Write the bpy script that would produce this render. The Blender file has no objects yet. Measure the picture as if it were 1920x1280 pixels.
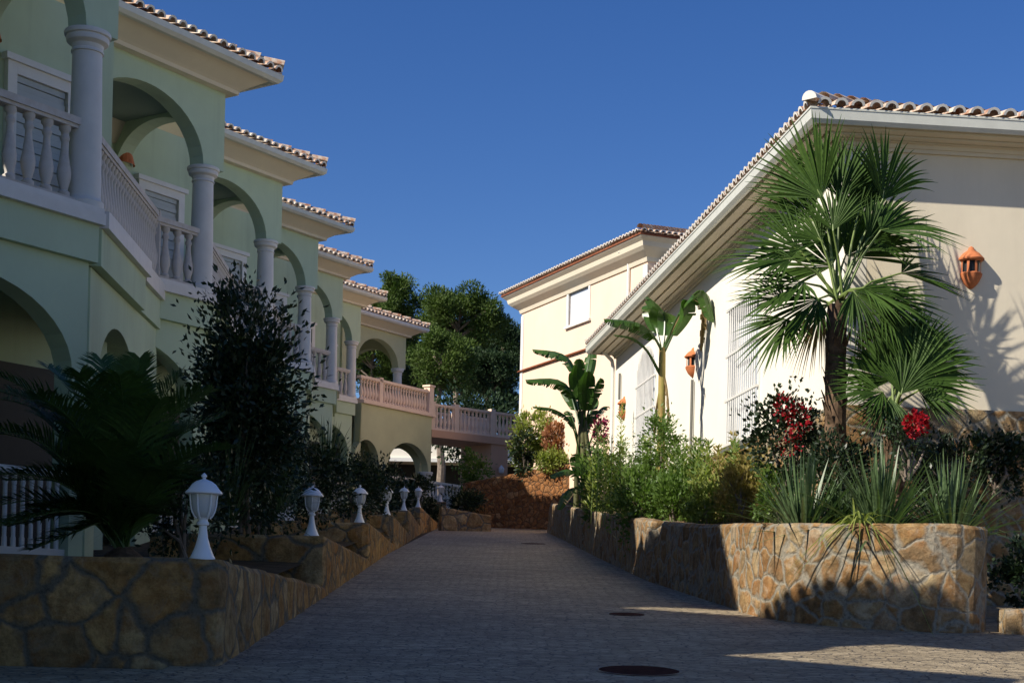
import bpy, bmesh, math, random
import numpy as np
from mathutils import Vector, Matrix

S = bpy.context.scene
COL = S.collection
R = math.radians
random.seed(7)
RNG = np.random.default_rng(11)

# ------------------------------------------------------------------ survey helpers
F, PPX, PPY, ROLL = 2800.0, 960.0, 1142.0, R(1.3)
CR, SR = math.cos(ROLL), math.sin(ROLL)

def der(px, py):
    u, v = px - PPX, py - PPY
    return u * CR + v * SR, -u * SR + v * CR

def at(px, py, Y):
    u, v = der(px, py)
    return Vector((u * Y / F, Y, -v * Y / F))

def on_line(px, py, P0, D):
    """point where the sight line through a pixel meets the vertical plane through P0 along D"""
    u, v = der(px, py)
    k = u / F
    t = (k * P0[1] - P0[0]) / (D[0] - k * D[1])
    Y = P0[1] + t * D[1]
    return Vector((P0[0] + t * D[0], Y, -v * Y / F)), t

def road_z(Y):
    return -1.412 + 0.081 * Y

# ------------------------------------------------------------------ scene objects
def link(o, parent=None):
    COL.objects.link(o)
    if parent is not None:
        o.parent = parent
    return o

def tag(o, label=None, cat=None, group=None, kind=None):
    if label: o['label'] = label
    if cat: o['category'] = cat
    if group: o['group'] = group
    if kind: o['kind'] = kind
    return o

def empty(name, loc, rz=0.0):
    o = bpy.data.objects.new(name, None)
    o.empty_display_size = 0.3
    COL.objects.link(o)
    o.location = loc
    o.rotation_euler = (0, 0, rz)
    return o

def thing(name, label, cat, loc=(0, 0, 0), rz=0.0, group=None):
    return tag(empty(name, loc, rz), label, cat, group)

def copy_tree(o, parent=None):
    c = o.copy()
    COL.objects.link(c)
    c.parent = parent
    for ch in list(o.children):
        copy_tree(ch, c)
    return c

class MB:
    def __init__(s):
        s.v, s.f, s.off = [], [], None
    def add(s, vs, fs):
        n = len(s.v)
        s.v.extend([tuple(p) for p in vs])
        s.f.extend([tuple(i + n for i in f) for f in fs])
    def quad(s, a, b, c, d):
        s.add([a, b, c, d], [(0, 1, 2, 3)])
    def hexa(s, p):
        """eight points: bottom four then top four"""
        s.add(p, [(3, 2, 1, 0), (4, 5, 6, 7), (0, 1, 5, 4), (1, 2, 6, 5), (2, 3, 7, 6), (3, 0, 4, 7)])
    def box(s, x0, x1, y0, y1, z0, z1, fr=None):
        p = [(x0, y0, z0), (x1, y0, z0), (x1, y1, z0), (x0, y1, z0), (x0, y0, z1), (x1, y0, z1), (x1, y1, z1), (x0, y1, z1)]
        if fr: p = [fr(*q) for q in p]
        s.hexa(p)
    def prism(s, poly, m0, m1, fr):
        """outline in (s, z), extruded from m0 to m1 in frame fr(s, m, z)"""
        n = len(poly)
        vs = [fr(a, m0, b) for a, b in poly] + [fr(a, m1, b) for a, b in poly]
        fs = [tuple(range(n)), tuple(range(2 * n - 1, n - 1, -1))]
        for i in range(n):
            j = (i + 1) % n
            fs.append((j, i, n + i, n + j))
        s.add(vs, fs)
    def sweep(s, prof, path, closed=False):
        """profile points (out, z) swept along path of (origin, outvector)"""
        n = len(prof)
        for o, w in path:
            for a, b in prof:
                s.v.append((o[0] + w[0] * a, o[1] + w[1] * a, o[2] + b))
        base = len(s.v) - n * len(path)
        for k in range(len(path) - 1):
            for i in range(n):
                j = (i + 1) % n
                s.f.append((base + k * n + i, base + k * n + j, base + (k + 1) * n + j, base + (k + 1) * n + i))
        s.f.append(tuple(base + i for i in range(n)))
        s.f.append(tuple(base + (len(path) - 1) * n + i for i in reversed(range(n))))
    def tube(s, pts, rad, seg=8, cap=True):
        pts = [Vector(p) for p in pts]
        if not hasattr(rad, '__len__'): rad = [rad] * len(pts)
        base = len(s.v)
        up = None
        for i, p in enumerate(pts):
            t = (pts[min(i + 1, len(pts) - 1)] - pts[max(i - 1, 0)])
            t = t.normalized() if t.length > 1e-9 else Vector((0, 0, 1))
            if up is None:
                up = Vector((1, 0, 0)) if abs(t.z) > .9 else Vector((0, 0, 1))
            a = t.cross(up)
            if a.length < 1e-6: a = t.orthogonal()
            a.normalize(); b = a.cross(t).normalized(); up = b
            for k in range(seg):
                an = 2 * math.pi * k / seg
                q = p + (a * math.cos(an) + b * math.sin(an)) * rad[i]
                s.v.append(tuple(q))
        for i in range(len(pts) - 1):
            for k in range(seg):
                k2 = (k + 1) % seg
                s.f.append((base + i * seg + k, base + i * seg + k2, base + (i + 1) * seg + k2, base + (i + 1) * seg + k))
        if cap:
            s.f.append(tuple(base + k for k in reversed(range(seg))))
            s.f.append(tuple(base + (len(pts) - 1) * seg + k for k in range(seg)))
    def lathe(s, prof, c=(0, 0, 0), seg=16):
        """profile (radius, z)"""
        base = len(s.v)
        for r, z in prof:
            for k in range(seg):
                an = 2 * math.pi * (k + .5) / seg
                s.v.append((c[0] + r * math.cos(an), c[1] + r * math.sin(an), c[2] + z))
        for i in range(len(prof) - 1):
            for k in range(seg):
                k2 = (k + 1) % seg
                s.f.append((base + i * seg + k, base + i * seg + k2, base + (i + 1) * seg + k2, base + (i + 1) * seg + k))
        s.f.append(tuple(base + k for k in reversed(range(seg))))
        s.f.append(tuple(base + (len(prof) - 1) * seg + k for k in range(seg)))
    def mesh(s, name, mat, smooth=False, fix=True):
        me = bpy.data.meshes.new(name)
        me.from_pydata(s.v, [], s.f)
        me.materials.append(mat)
        if fix:
            bm = bmesh.new(); bm.from_mesh(me)
            bmesh.ops.recalc_face_normals(bm, faces=bm.faces)
            bm.to_mesh(me); bm.free()
        if smooth:
            me.polygons.foreach_set('use_smooth', [True] * len(me.polygons))
            me.set_sharp_from_angle(angle=R(40))
        me.update()
        return me
    def build(s, name, mat, parent=None, smooth=False, fix=True, loc=None):
        o = bpy.data.objects.new(name, s.mesh(name, mat, smooth, fix))
        link(o, parent)
        if loc is not None: o.location = loc
        return o

def np_mesh(name, mat, V, Fq, parent=None, loc=None, smooth=False):
    """vertices (n,3), quads (m,4) from numpy"""
    me = bpy.data.meshes.new(name)
    me.vertices.add(len(V)); me.vertices.foreach_set('co', np.ascontiguousarray(V, dtype=np.float32).ravel())
    k = Fq.shape[1]
    me.loops.add(Fq.size); me.loops.foreach_set('vertex_index', np.ascontiguousarray(Fq, dtype=np.int32).ravel())
    me.polygons.add(len(Fq)); me.polygons.foreach_set('loop_start', np.arange(0, Fq.size, k, dtype=np.int32))
    me.update(calc_edges=True)
    me.validate()
    me.materials.append(mat)
    if smooth: me.polygons.foreach_set('use_smooth', [True] * len(me.polygons))
    o = bpy.data.objects.new(name, me)
    link(o, parent)
    if loc is not None: o.location = loc
    return o

# ------------------------------------------------------------------ materials
class NT:
    def __init__(s, name):
        s.m = bpy.data.materials.new(name); s.m.use_nodes = True
        s.t = s.m.node_tree; s.b = s.t.nodes['Principled BSDF']; s.out = s.t.nodes['Material Output']
        s.co = s.n('ShaderNodeTexCoord').outputs['Object']
    def n(s, typ, **kw):
        nd = s.t.nodes.new(typ)
        for k, v in kw.items():
            if k in nd.inputs.keys() if hasattr(nd.inputs, 'keys') else False: nd.inputs[k].default_value = v
            else: setattr(nd, k, v)
        return nd
    def l(s, a, b): s.t.links.new(a, b)
    def noise(s, scale, detail=4, rough=.55, co=None, dist=0):
        nd = s.n('ShaderNodeTexNoise'); nd.inputs['Scale'].default_value = scale
        nd.inputs['Detail'].default_value = detail; nd.inputs['Roughness'].default_value = rough
        nd.inputs['Distortion'].default_value = dist
        s.l(co or s.co, nd.inputs['Vector']); return nd
    def ramp(s, fac, stops):
        nd = s.n('ShaderNodeValToRGB'); cr = nd.color_ramp
        while len(cr.elements) < len(stops): cr.elements.new(.5)
        for e, (p, c) in zip(cr.elements, stops):
            e.position = p; e.color = (*c, 1) if hasattr(c, '__len__') else (c, c, c, 1)
        s.l(fac, nd.inputs['Fac']); return nd.outputs['Color']
    def mix(s, fac, a, b, mode='MIX'):
        nd = s.n('ShaderNodeMix'); nd.data_type = 'RGBA'; nd.blend_type = mode
        for k, x in ((6, a), (7, b)):
            if hasattr(x, 'is_linked'): s.l(x, nd.inputs[k])
            else: nd.inputs[k].default_value = (*x, 1)
        if hasattr(fac, 'is_linked'): s.l(fac, nd.inputs[0])
        else: nd.inputs[0].default_value = fac
        return nd.outputs[2]
    def math(s, op, a, b=0.0):
        nd = s.n('ShaderNodeMath'); nd.operation = op
        for k, x in ((0, a), (1, b)):
            if hasattr(x, 'is_linked'): s.l(x, nd.inputs[k])
            else: nd.inputs[k].default_value = x
        return nd.outputs[0]
    def mapping(s, scale=(1, 1, 1), co=None, rot=(0, 0, 0)):
        nd = s.n('ShaderNodeMapping'); nd.inputs['Scale'].default_value = scale; nd.inputs['Rotation'].default_value = rot
        s.l(co or s.co, nd.inputs['Vector']); return nd.outputs[0]
    def bump(s, h, strength=.3, dist=.02):
        nd = s.n('ShaderNodeBump'); nd.inputs['Strength'].default_value = strength; nd.inputs['Distance'].default_value = dist
        s.l(h, nd.inputs['Height']); s.l(nd.outputs[0], s.b.inputs['Normal'])
    def col(s, c): 
        if hasattr(c, 'is_linked'): s.l(c, s.b.inputs['Base Color'])
        else: s.b.inputs['Base Color'].default_value = (*c, 1)
    def rough(s, r, spec=.5):
        s.b.inputs['Roughness'].default_value = r; s.b.inputs['Specular IOR Level'].default_value = spec

def stucco(name, c, var=.12, stain=.1, bump=.25):
    t = NT(name)
    n1 = t.noise(.7, 5, .6)
    a = tuple(x * (1 - var) for x in c); b = tuple(min(1, x * (1 + var * .6)) for x in c)
    base = t.ramp(n1.outputs['Fac'], [(.3, a), (.7, b)])
    # weather streaks running down the render
    st = t.noise(1.0, 6, .65, t.mapping((2.2, 2.2, .18)))
    m = t.ramp(st.outputs['Fac'], [(.52, 0), (.78, 1)])
    base = t.mix(t.math('MULTIPLY', m, stain), base, tuple(x * .45 for x in c))
    t.col(base); t.rough(.85, .25)
    n2 = t.noise(90, 3, .6); n3 = t.noise(6, 3)
    t.bump(t.math('ADD', t.math('MULTIPLY', n2.outputs['Fac'], .4), n3.outputs['Fac']), bump, .008)
    return t.m

def plain(name, c, rough=.5, var=.08, spec=.4, scale=5, metallic=0):
    t = NT(name)
    n1 = t.noise(scale, 5, .6)
    t.col(t.ramp(n1.outputs['Fac'], [(.3, tuple(x * (1 - var) for x in c)), (.7, tuple(min(1, x * (1 + var)) for x in c))]))
    t.rough(rough, spec); t.b.inputs['Metallic'].default_value = metallic
    t.bump(t.noise(40, 3).outputs['Fac'], .08, .005)
    return t.m

def aged(name, c, dirt=(.3, .27, .2), amt=.5, rough=.7):
    """painted stone with mineral grime"""
    t = NT(name)
    n1 = t.noise(7, 6, .7); n2 = t.noise(1.3, 3)
    f = t.math('MULTIPLY', n1.outputs['Fac'], n2.outputs['Fac'])
    m = t.ramp(f, [(.22, 0), (.42, 1)])
    t.col(t.mix(t.math('MULTIPLY', m, amt), c, dirt)); t.rough(rough, .3)
    t.bump(n1.outputs['Fac'], .2, .006)
    return t.m

def stone(name, scale, cols, mortar, gap=.06, rnd=1.0, depth=.035):
    t = NT(name)
    wob = t.noise(2.2, 3, .6)
    vadd = t.n('ShaderNodeVectorMath'); vadd.operation = 'MULTIPLY_ADD'
    t.l(wob.outputs['Color'], vadd.inputs[0]); vadd.inputs[1].default_value = (.22, .22, .22); t.l(t.co, vadd.inputs[2])
    co = vadd.outputs[0]
    ve = t.n('ShaderNodeTexVoronoi'); ve.feature = 'DISTANCE_TO_EDGE'; ve.inputs['Scale'].default_value = scale; ve.inputs['Randomness'].default_value = rnd
    vc = t.n('ShaderNodeTexVoronoi'); vc.feature = 'F1'; vc.inputs['Scale'].default_value = scale; vc.inputs['Randomness'].default_value = rnd
    t.l(co, ve.inputs['Vector']); t.l(co, vc.inputs['Vector'])
    sep = t.n('ShaderNodeSeparateColor'); t.l(vc.outputs['Color'], sep.inputs[0])
    k = len(cols)
    cell = t.ramp(sep.outputs[0], [(i / max(1, k - 1), c) for i, c in enumerate(cols)])
    fine = t.noise(7, 10, .78)
    cell = t.mix(.9, cell, t.ramp(fine.outputs['Fac'], [(.30, (.16, .14, .12)), (.47, (.55, .53, .5)), (.56, (.85, .83, .8)), (.70, (1.15, 1.12, 1.05))]), 'MULTIPLY')
    rust = t.noise(3.1, 7, .75)
    cell = t.mix(t.math('MULTIPLY', t.ramp(rust.outputs['Fac'], [(.47, 0), (.66, 1)]), .65), cell, (.30, .125, .035))
    pale = t.noise(4.3, 7, .72, None, .6)
    cell = t.mix(t.math('MULTIPLY', t.ramp(pale.outputs['Fac'], [(.53, 0), (.70, 1)]), .5), cell, tuple(min(.7, x * 1.5) for x in mortar))
    gapn = t.noise(2.7, 4, .6)
    edge = t.math('ADD', ve.outputs['Distance'], t.math('MULTIPLY', t.math('SUBTRACT', t.noise(13, 7, .7).outputs['Fac'], .5), .10))
    edge = t.math('SUBTRACT', edge, t.math('MULTIPLY', t.math('SUBTRACT', gapn.outputs['Fac'], .45), gap * 1.4))
    em = t.ramp(edge, [(gap * .25, 0), (gap * 1.25, 1)])
    mort = t.ramp(t.noise(24, 8, .75).outputs['Fac'], [(.32, tuple(x * .35 for x in mortar)), (.5, tuple(x * .8 for x in mortar)), (.7, mortar)])
    t.col(t.mix(em, mort, cell)); t.rough(.92, .15)
    h = t.math('ADD', t.ramp(edge, [(0, 0), (gap * 1.6, .6), (.35, .9)]), t.math('MULTIPLY', fine.outputs['Fac'], 1.3))
    t.bump(h, 1.0, depth)
    return t.m

def leaf_mat(name, c1, c2, trans=.25, rough=.45, spec=.4, scale=1.5, obj_random=True):
    t = NT(name)
    n1 = t.noise(scale, 4, .7)
    c = t.ramp(n1.outputs['Fac'], [(.32, c1), (.68, c2)])
    n2 = t.noise(23, 2)
    c = t.mix(t.ramp(n2.outputs['Fac'], [(.4, 0), (.75, .5)]), c, tuple(min(1, x * 1.5) for x in c2))
    t.col(c); t.rough(rough, spec)
    tr = t.n('ShaderNodeBsdfTranslucent'); t.l(t.mix(1.0, c, (1.0, 1.25, .45), 'MULTIPLY'), tr.inputs['Color'])
    mx = t.n('ShaderNodeMixShader'); mx.inputs[0].default_value = trans
    t.l(t.b.outputs[0], mx.inputs[1]); t.l(tr.outputs[0], mx.inputs[2]); t.l(mx.outputs[0], t.out.inputs['Surface'])
    return t.m

def streaky(name, c1, c2, c3):
    t = NT(name)
    n1 = t.noise(1.0, 5, .65, t.mapping((16, 16, 1.3)))
    n2 = t.noise(2.2, 4)
    c = t.ramp(n1.outputs['Fac'], [(.30, c3), (.48, c1), (.66, c2)])
    c = t.mix(t.ramp(n2.outputs['Fac'], [(.5, 0), (.7, .7)]), c, (.17, .09, .04))
    t.col(c); t.rough(.6, .3); t.bump(n1.outputs['Fac'], .4, .01)
    return t.m

def tile_mat():
    t = NT('clay_tile')
    sep = t.n('ShaderNodeTexVoronoi'); sep.inputs['Scale'].default_value = 3.2; t.l(t.co, sep.inputs['Vector'])
    sc = t.n('ShaderNodeSeparateColor'); t.l(sep.outputs['Color'], sc.inputs[0])
    c = t.ramp(sc.outputs[1], [(0, (.27, .11, .06)), (.35, (.38, .18, .10)), (.7, (.50, .34, .24)), (1, (.62, .52, .42))])
    li = t.noise(11, 6, .7)
    c = t.mix(t.ramp(li.outputs['Fac'], [(.42, 0), (.62, .85)]), c, (.60, .55, .47))
    t.col(c); t.rough(.85, .2); t.bump(li.outputs['Fac'], .3, .01)
    return t.m

def road_mat():
    t = NT('stamped_concrete')
    # rows of stamped setts: rows run across the drive
    wob = t.noise(3.5, 4, .65); va = t.n('ShaderNodeVectorMath'); va.operation = 'MULTIPLY_ADD'
    t.l(wob.outputs['Color'], va.inputs[0]); va.inputs[1].default_value = (.16, .12, 0); t.l(t.co, va.inputs[2])
    ve = t.n('ShaderNodeTexVoronoi'); ve.feature = 'DISTANCE_TO_EDGE'; ve.inputs['Scale'].default_value = 11.5; ve.inputs['Randomness'].default_value = .75
    vc = t.n('ShaderNodeTexVoronoi'); vc.inputs['Scale'].default_value = 11.5; vc.inputs['Randomness'].default_value = .75
    mp = t.mapping((.62, 1.25, 1), va.outputs[0]); t.l(mp, ve.inputs['Vector']); t.l(mp, vc.inputs['Vector'])
    sp = t.n('ShaderNodeSeparateColor'); t.l(vc.outputs['Color'], sp.inputs[0])
    sett = t.ramp(sp.outputs[0], [(0, (.39, .315, .21)), (.5, (.51, .42, .285)), (1, (.62, .51, .35))])
    joint = t.ramp(ve.outputs['Distance'], [(.01, 0), (.07, 1)])
    big = t.noise(.35, 6, .65); mid = t.noise(2.2, 7, .72, t.mapping((.6, 1.3, 1)))
    c = t.mix(joint, (.12, .11, .10), sett)
    c = t.mix(.55, c, t.ramp(big.outputs['Fac'], [(.35, (.55, .52, .5)), (.65, (1, .97, .92))]), 'MULTIPLY')
    c = t.mix(.55, c, t.ramp(mid.outputs['Fac'], [(.34, (.4, .4, .41)), (.62, (1, 1, 1))]), 'MULTIPLY')
    spk = t.noise(26, 5, .75)
    c = t.mix(t.math('MULTIPLY', t.ramp(spk.outputs['Fac'], [(.56, 0), (.66, 1)]), .55), c, (.05, .047, .045))
    # two faint construction joints across the drive
    t.col(c); t.rough(.62, .35)
    h = t.math('ADD', t.math('MULTIPLY', joint, .5), t.math('MULTIPLY', spk.outputs['Fac'], 1.0))
    h = t.math('ADD', h, t.math('MULTIPLY', mid.outputs['Fac'], 1.2))
    t.bump(h, .9, .025)
    return t.m

def soil_mat():
    t = NT('garden_soil')
    n = t.noise(4, 7, .7)
    t.col(t.ramp(n.outputs['Fac'], [(.3, (.045, .032, .02)), (.55, (.11, .08, .05)), (.75, (.10, .10, .045))])); t.rough(.95, .1)
    t.bump(n.outputs['Fac'], .8, .06)
    return t.m

M = {}
M['green'] = stucco('green_render', (.50, .605, .435), .10, .3)
M['pale_green'] = stucco('pale_green_render', (.55, .55, .34))
M['yellow'] = stucco('cream_yellow_render', (.83, .62, .47), .06, .09)
M['cream'] = stucco('cream_render', (.78, .69, .53), .07, .12)
M['white_render'] = stucco('white_render', (.82, .77, .67), .05, .08)
M['cornice'] = stucco('cornice_paint', (.72, .64, .50), .06, .12, .1)
M['white'] = plain('white_paint', (.68, .66, .63), .45, .06)
M['trim'] = plain('white_trim', (.72, .71, .68), .45, .05)
M['gutter'] = plain('gutter_paint', (.64, .64, .57), .35, .06)
M['stone_rail'] = aged('aged_cast_stone', (.56, .53, .50), (.33, .25, .16), .55)
M['pink_rail'] = aged('pink_cast_stone', (.90, .68, .53), (.6, .42, .3), .3)
M['salmon'] = stucco('salmon_render', (.70, .42, .28), .08, .1)
M['column'] = plain('column_paint', (.68, .66, .62), .5, .05)
M['terracotta'] = plain('terracotta', (.52, .17, .07), .75, .25, .2, 9)
M['tile'] = tile_mat()
M['mortar'] = plain('tile_mortar', (.78, .74, .68), .85, .1)
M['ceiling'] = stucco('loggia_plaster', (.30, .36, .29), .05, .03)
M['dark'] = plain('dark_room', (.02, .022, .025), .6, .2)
M['glass'] = plain('window_glass', (.10, .13, .15), .06, .1, .8)
M['shutter'] = plain('grey_shutter', (.42, .46, .47), .5, .06)
M['pane_white'] = plain('white_blind', (.62, .66, .72), .25, .04)
M['stone'] = stone('polygonal_stone', 2.3, [(.48, .27, .10), (.62, .40, .17), (.36, .24, .12), (.70, .50, .25), (.54, .30, .11), (.58, .45, .26)], (.22, .19, .145), .06)
M['stone_fine'] = stone('polygonal_stone_fine', 3.5, [(.34, .20, .09), (.48, .33, .16), (.30, .20, .11), (.56, .43, .25), (.40, .23, .10), (.52, .44, .32)], (.37, .33, .26), .075)
M['eave_tile'] = plain('weathered_eave_tile', (.24, .085, .045), .85, .3, .2, 7)
M['rubble'] = stone('rubble_stone', 5.2, [(.28, .11, .04), (.46, .22, .09), (.34, .15, .06), (.56, .33, .16)], (.20, .11, .06), .07, 1, .05)
M['road'] = road_mat()
M['soil'] = soil_mat()
M['iron'] = plain('rusted_iron', (.055, .016, .013), .95, .5, .05, 14, 0)
M['dark_line'] = plain('dark_grey_paint', (.13, .13, .12), .5)
M['bark'] = plain('palm_bark', (.13, .085, .055), .95, .5, .1, 12)
M['tree_bark'] = plain('pine_bark', (.20, .16, .13), .9, .35, .1, 6)
M['stem_dark'] = plain('green_brown_stem', (.10, .10, .04), .6, .4, .3, 4)
M['stem'] = streaky('banana_stem', (.30, .26, .07), (.42, .26, .09), (.16, .17, .05))
M['petiole'] = plain('green_petiole', (.16, .22, .06), .5, .25)
M['dry'] = leaf_mat('dry_leaf', (.16, .10, .05), (.30, .22, .11), .2, .8, .1)
M['fan'] = leaf_mat('fan_palm_leaf', (.020, .050, .008), (.052, .10, .015), .18, .62, .22, 1.2)
M['banana'] = leaf_mat('banana_leaf', (.028, .07, .014), (.065, .13, .024), .3, .33, .5, 1.0)
M['frond'] = leaf_mat('feather_leaf', (.025, .06, .015), (.055, .11, .025), .2, .45, .4)
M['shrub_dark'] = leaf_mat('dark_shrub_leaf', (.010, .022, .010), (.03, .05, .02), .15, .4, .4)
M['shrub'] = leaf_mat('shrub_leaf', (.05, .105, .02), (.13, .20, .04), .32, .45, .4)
M['shrub_lime'] = leaf_mat('lime_shrub_leaf', (.14, .20, .04), (.29, .31, .08), .35, .5, .3)
M['weed'] = leaf_mat('dry_weed_leaf', (.19, .17, .05), (.36, .27, .10), .3, .7, .2)
M['flax'] = leaf_mat('flax_leaf', (.045, .085, .035), (.13, .19, .085), .2, .4, .5, .9)
M['grass_dark'] = leaf_mat('dark_strap_leaf', (.03, .055, .02), (.07, .11, .04), .2, .45, .4)
M['red'] = leaf_mat('red_bract', (.22, .004, .010), (.40, .010, .022), .25, .5, .3)
M['magenta'] = leaf_mat('magenta_bract', (.20, .008, .05), (.34, .02, .10), .25, .5, .3)
M['bronze'] = leaf_mat('bronze_leaf', (.20, .07, .03), (.35, .16, .08), .25, .5, .3)
M['pine'] = leaf_mat('pine_needle', (.028, .060, .013), (.085, .125, .026), .2, .6, .2, .6)
M['pine_dark'] = leaf_mat('dark_pine_needle', (.012, .028, .014), (.03, .055, .02), .15, .6, .2, .6)
M['lamp_white'] = plain('lamp_enamel', (.80, .81, .84), .3, .03)
M['lamp_glass'] = plain('frosted_lamp_glass', (.52, .54, .56), .25, .04, .5)
# ================================================================== SETTING
def sheet(name, mat, xs, ys, zf, kind='structure'):
    V, Fc = [], []
    for y in ys:
        for x in xs: V.append((x, y, zf(x, y)))
    n = len(xs)
    for j in range(len(ys) - 1):
        for i in range(n - 1): Fc.append((j * n + i, j * n + i + 1, (j + 1) * n + i + 1, (j + 1) * n + i))
    b = MB(); b.add(V, Fc)
    o = b.build(name, mat); o['kind'] = kind
    return o

def hill(x, y):
    z = road_z(min(y, 52)) if y < 52 else road_z(52) + .05 * (min(y, 130) - 52)
    return z
sheet('ground', M['soil'], [-600, -60, -20, 0, 20, 60, 600], [-400, -60, -10, 0, 10, 20, 30, 40, 52, 70, 100, 130, 800], lambda x, y: hill(x, y) - .06)
sheet('road', M['road'], [-2.6 + .5 * i for i in range(30)], [-14 + 2 * i for i in range(35)], lambda x, y: road_z(y))
sheet('approach_pavement', M['road'], [-14, -8, -2.6], [-14, -6, 2, 11.2], lambda x, y: road_z(y) - .004)

def arch_pts(c, h, spring, crown, n=20):
    """right spring to left spring"""
    return [(c + h * math.cos(math.pi * i / n), spring + (crown - spring) * math.sin(math.pi * i / n)) for i in range(n + 1)]

def arched_outline(s0, s1, z0, zt0, zt1, arches):
    """wall outline with openings reaching its foot; arches = (c, half, spring, crown), left to right"""
    p = [(s0, z0), (s0, zt0), (s1, zt1), (s1, z0)]
    for c, h, sp, cr in reversed(arches):
        p.append((c + h, z0))
        p += [q for q in arch_pts(c, h, sp, cr) if q[1] > z0 + 1e-4] if sp <= z0 + 1e-4 else arch_pts(c, h, sp, cr)
        p.append((c - h, z0))
    return p

BAL_PROF = [(.055, 0), (.055, .05), (.035, .07), (.040, .10), (.062, .20), (.066, .27), (.050, .38), (.033, .52), (.030, .60), (.045, .63), (.045, .66), (.032, .68), (.036, .71), (.055, .735), (.055, .78)]
_b = MB(); _b.lathe(BAL_PROF, seg=10)
BALUSTER = _b.mesh('baluster', M['stone_rail'], True)
BALUSTER_PINK = BALUSTER.copy(); BALUSTER_PINK.materials.clear(); BALUSTER_PINK.materials.append(M['pink_rail'])
BALUSTER_WHITE = BALUSTER.copy(); BALUSTER_WHITE.materials.clear(); BALUSTER_WHITE.materials.append(M['white'])

_b = MB(); _b.lathe([(.030, 0), (.030, .10), (.024, .12), (.027, .40), (.024, .68), (.030, .70), (.030, .80)], seg=8)
PICKET = _b.mesh('picket', M['white'], True)

def balusters(parent, p0, p1, n, hgt, me):
    for i in range(n):
        t = (i + .5) / n
        o = bpy.data.objects.new('baluster', me)
        link(o, parent)
        o.location = tuple(p0[k] + (p1[k] - p0[k]) * t for k in range(3))
        o.scale = (1.22, 1.22, hgt / .78)

def bar(mb, p0, p1, half, z0, z1):
    """box beam from p0 to p1 (3-d ends), width 2*half, z offsets z0..z1"""
    p0, p1 = Vector(p0), Vector(p1)
    t = Vector((p1.x - p0.x, p1.y - p0.y, 0)).normalized(); q = Vector((t.y, -t.x, 0)) * half
    mb.hexa([p0 + q + Vector((0, 0, z0)), p1 + q + Vector((0, 0, z0)), p1 - q + Vector((0, 0, z0)), p0 - q + Vector((0, 0, z0)),
             p0 + q + Vector((0, 0, z1)), p1 + q + Vector((0, 0, z1)), p1 - q + Vector((0, 0, z1)), p0 - q + Vector((0, 0, z1))])

def tiles(mb, ends, O, A, B, width, lenf, pitch=.215, rad=.088, row=.40, seg=6, mouth=True):
    """rows of barrel tiles: O eave corner, A along the eave, B up the slope"""
    O, A, B = Vector(O), Vector(A).normalized(), Vector(B).normalized()
    Nn = A.cross(B).normalized()
    if Nn.z < 0: Nn = -Nn
    k = int(width / pitch)
    for i in range(k):
        x = (i + .5) * width / k
        L = lenf(x)
        if L < .1: continue
        nr = max(1, int(L / row + .5))
        jx = RNG.uniform(-.012, .012)
        for r in range(nr):
            y0, y1 = r * row - (.05 if r else .06), min((r + 1) * row, L)
            if y1 - y0 < .08: continue
            base = len(mb.v)
            for yy, rr, lift in ((y0, rad, .035), (y1, rad * .8, .0)):
                for a in range(seg + 1):
                    an = math.pi * a / seg
                    q = O + A * (x + jx + rr * math.cos(an)) + B * yy + Nn * (rr * math.sin(an) * .95 + lift)
                    mb.v.append(tuple(q))
            for a in range(seg):
                mb.f.append((base + a, base + a + 1, base + seg + 1 + a + 1, base + seg + 1 + a))
            if r == 0 and mouth and ends is not None:
                b2 = len(ends.v)
                for rr, yo in ((rad + .004, -.006), (rad * .66, -.006)):
                    for a in range(seg + 1):
                        an = math.pi * a / seg
                        ends.v.append(tuple(O + A * (x + jx + rr * math.cos(an)) + B * (y0 + yo) + Nn * (rr * math.sin(an) * .95 + .035)))
                for a in range(seg):
                    ends.f.append((b2 + a, b2 + a + 1, b2 + seg + 1 + a + 1, b2 + seg + 1 + a))

def ridge_caps(mb, p0, p1, rad=.11, step=.4, seg=6, plug=False):
    p0, p1 = Vector(p0), Vector(p1)
    L = (p1 - p0).length; t = (p1 - p0) / L
    a = Vector((t.y, -t.x, 0)).normalized(); up = t.cross(a); up = up if up.z > 0 else -up
    for i in range(max(1, int(L / step))):
        base = len(mb.v)
        for y, rr, li in ((i * step - .04, rad, .05), ((i + 1) * step, rad * .82, .02)):
            for k in range(seg + 1):
                an = math.pi * k / seg
                mb.v.append(tuple(p0 + t * y + a * (rr * math.cos(an)) + up * (rr * math.sin(an) + li)))
        for k in range(seg): mb.f.append((base + k, base + k + 1, base + seg + 1 + k + 1, base + seg + 1 + k))
        if plug and i == 0: mb.f.append(tuple(base + k for k in range(seg + 1)))

# ================================================================== TERRACED GREEN HOUSES
HD = R(33.0)
DV = Vector((math.sin(HD), math.cos(HD), 0)); NV = Vector((math.cos(HD), -math.sin(HD), 0))
def fr(s, m, z): return (DV.x * s + NV.x * m, DV.y * s + NV.y * m, z)
STEP = Vector((-.187, 7.2, .584))

CORNICE = [(0, 7.27), (.15, 7.27), (.16, 7.33), (.20, 7.36), (.47, 7.53), (.50, 7.55), (.50, 7.66), (0, 7.66)]
GUTTER = [(.503, 7.55), (.545, 7.515), (.605, 7.52), (.655, 7.57), (.665, 7.66), (.645, 7.66), (.635, 7.59), (.595, 7.545), (.55, 7.545), (.52, 7.575), (.515, 7.66), (.503, 7.66)]

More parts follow.
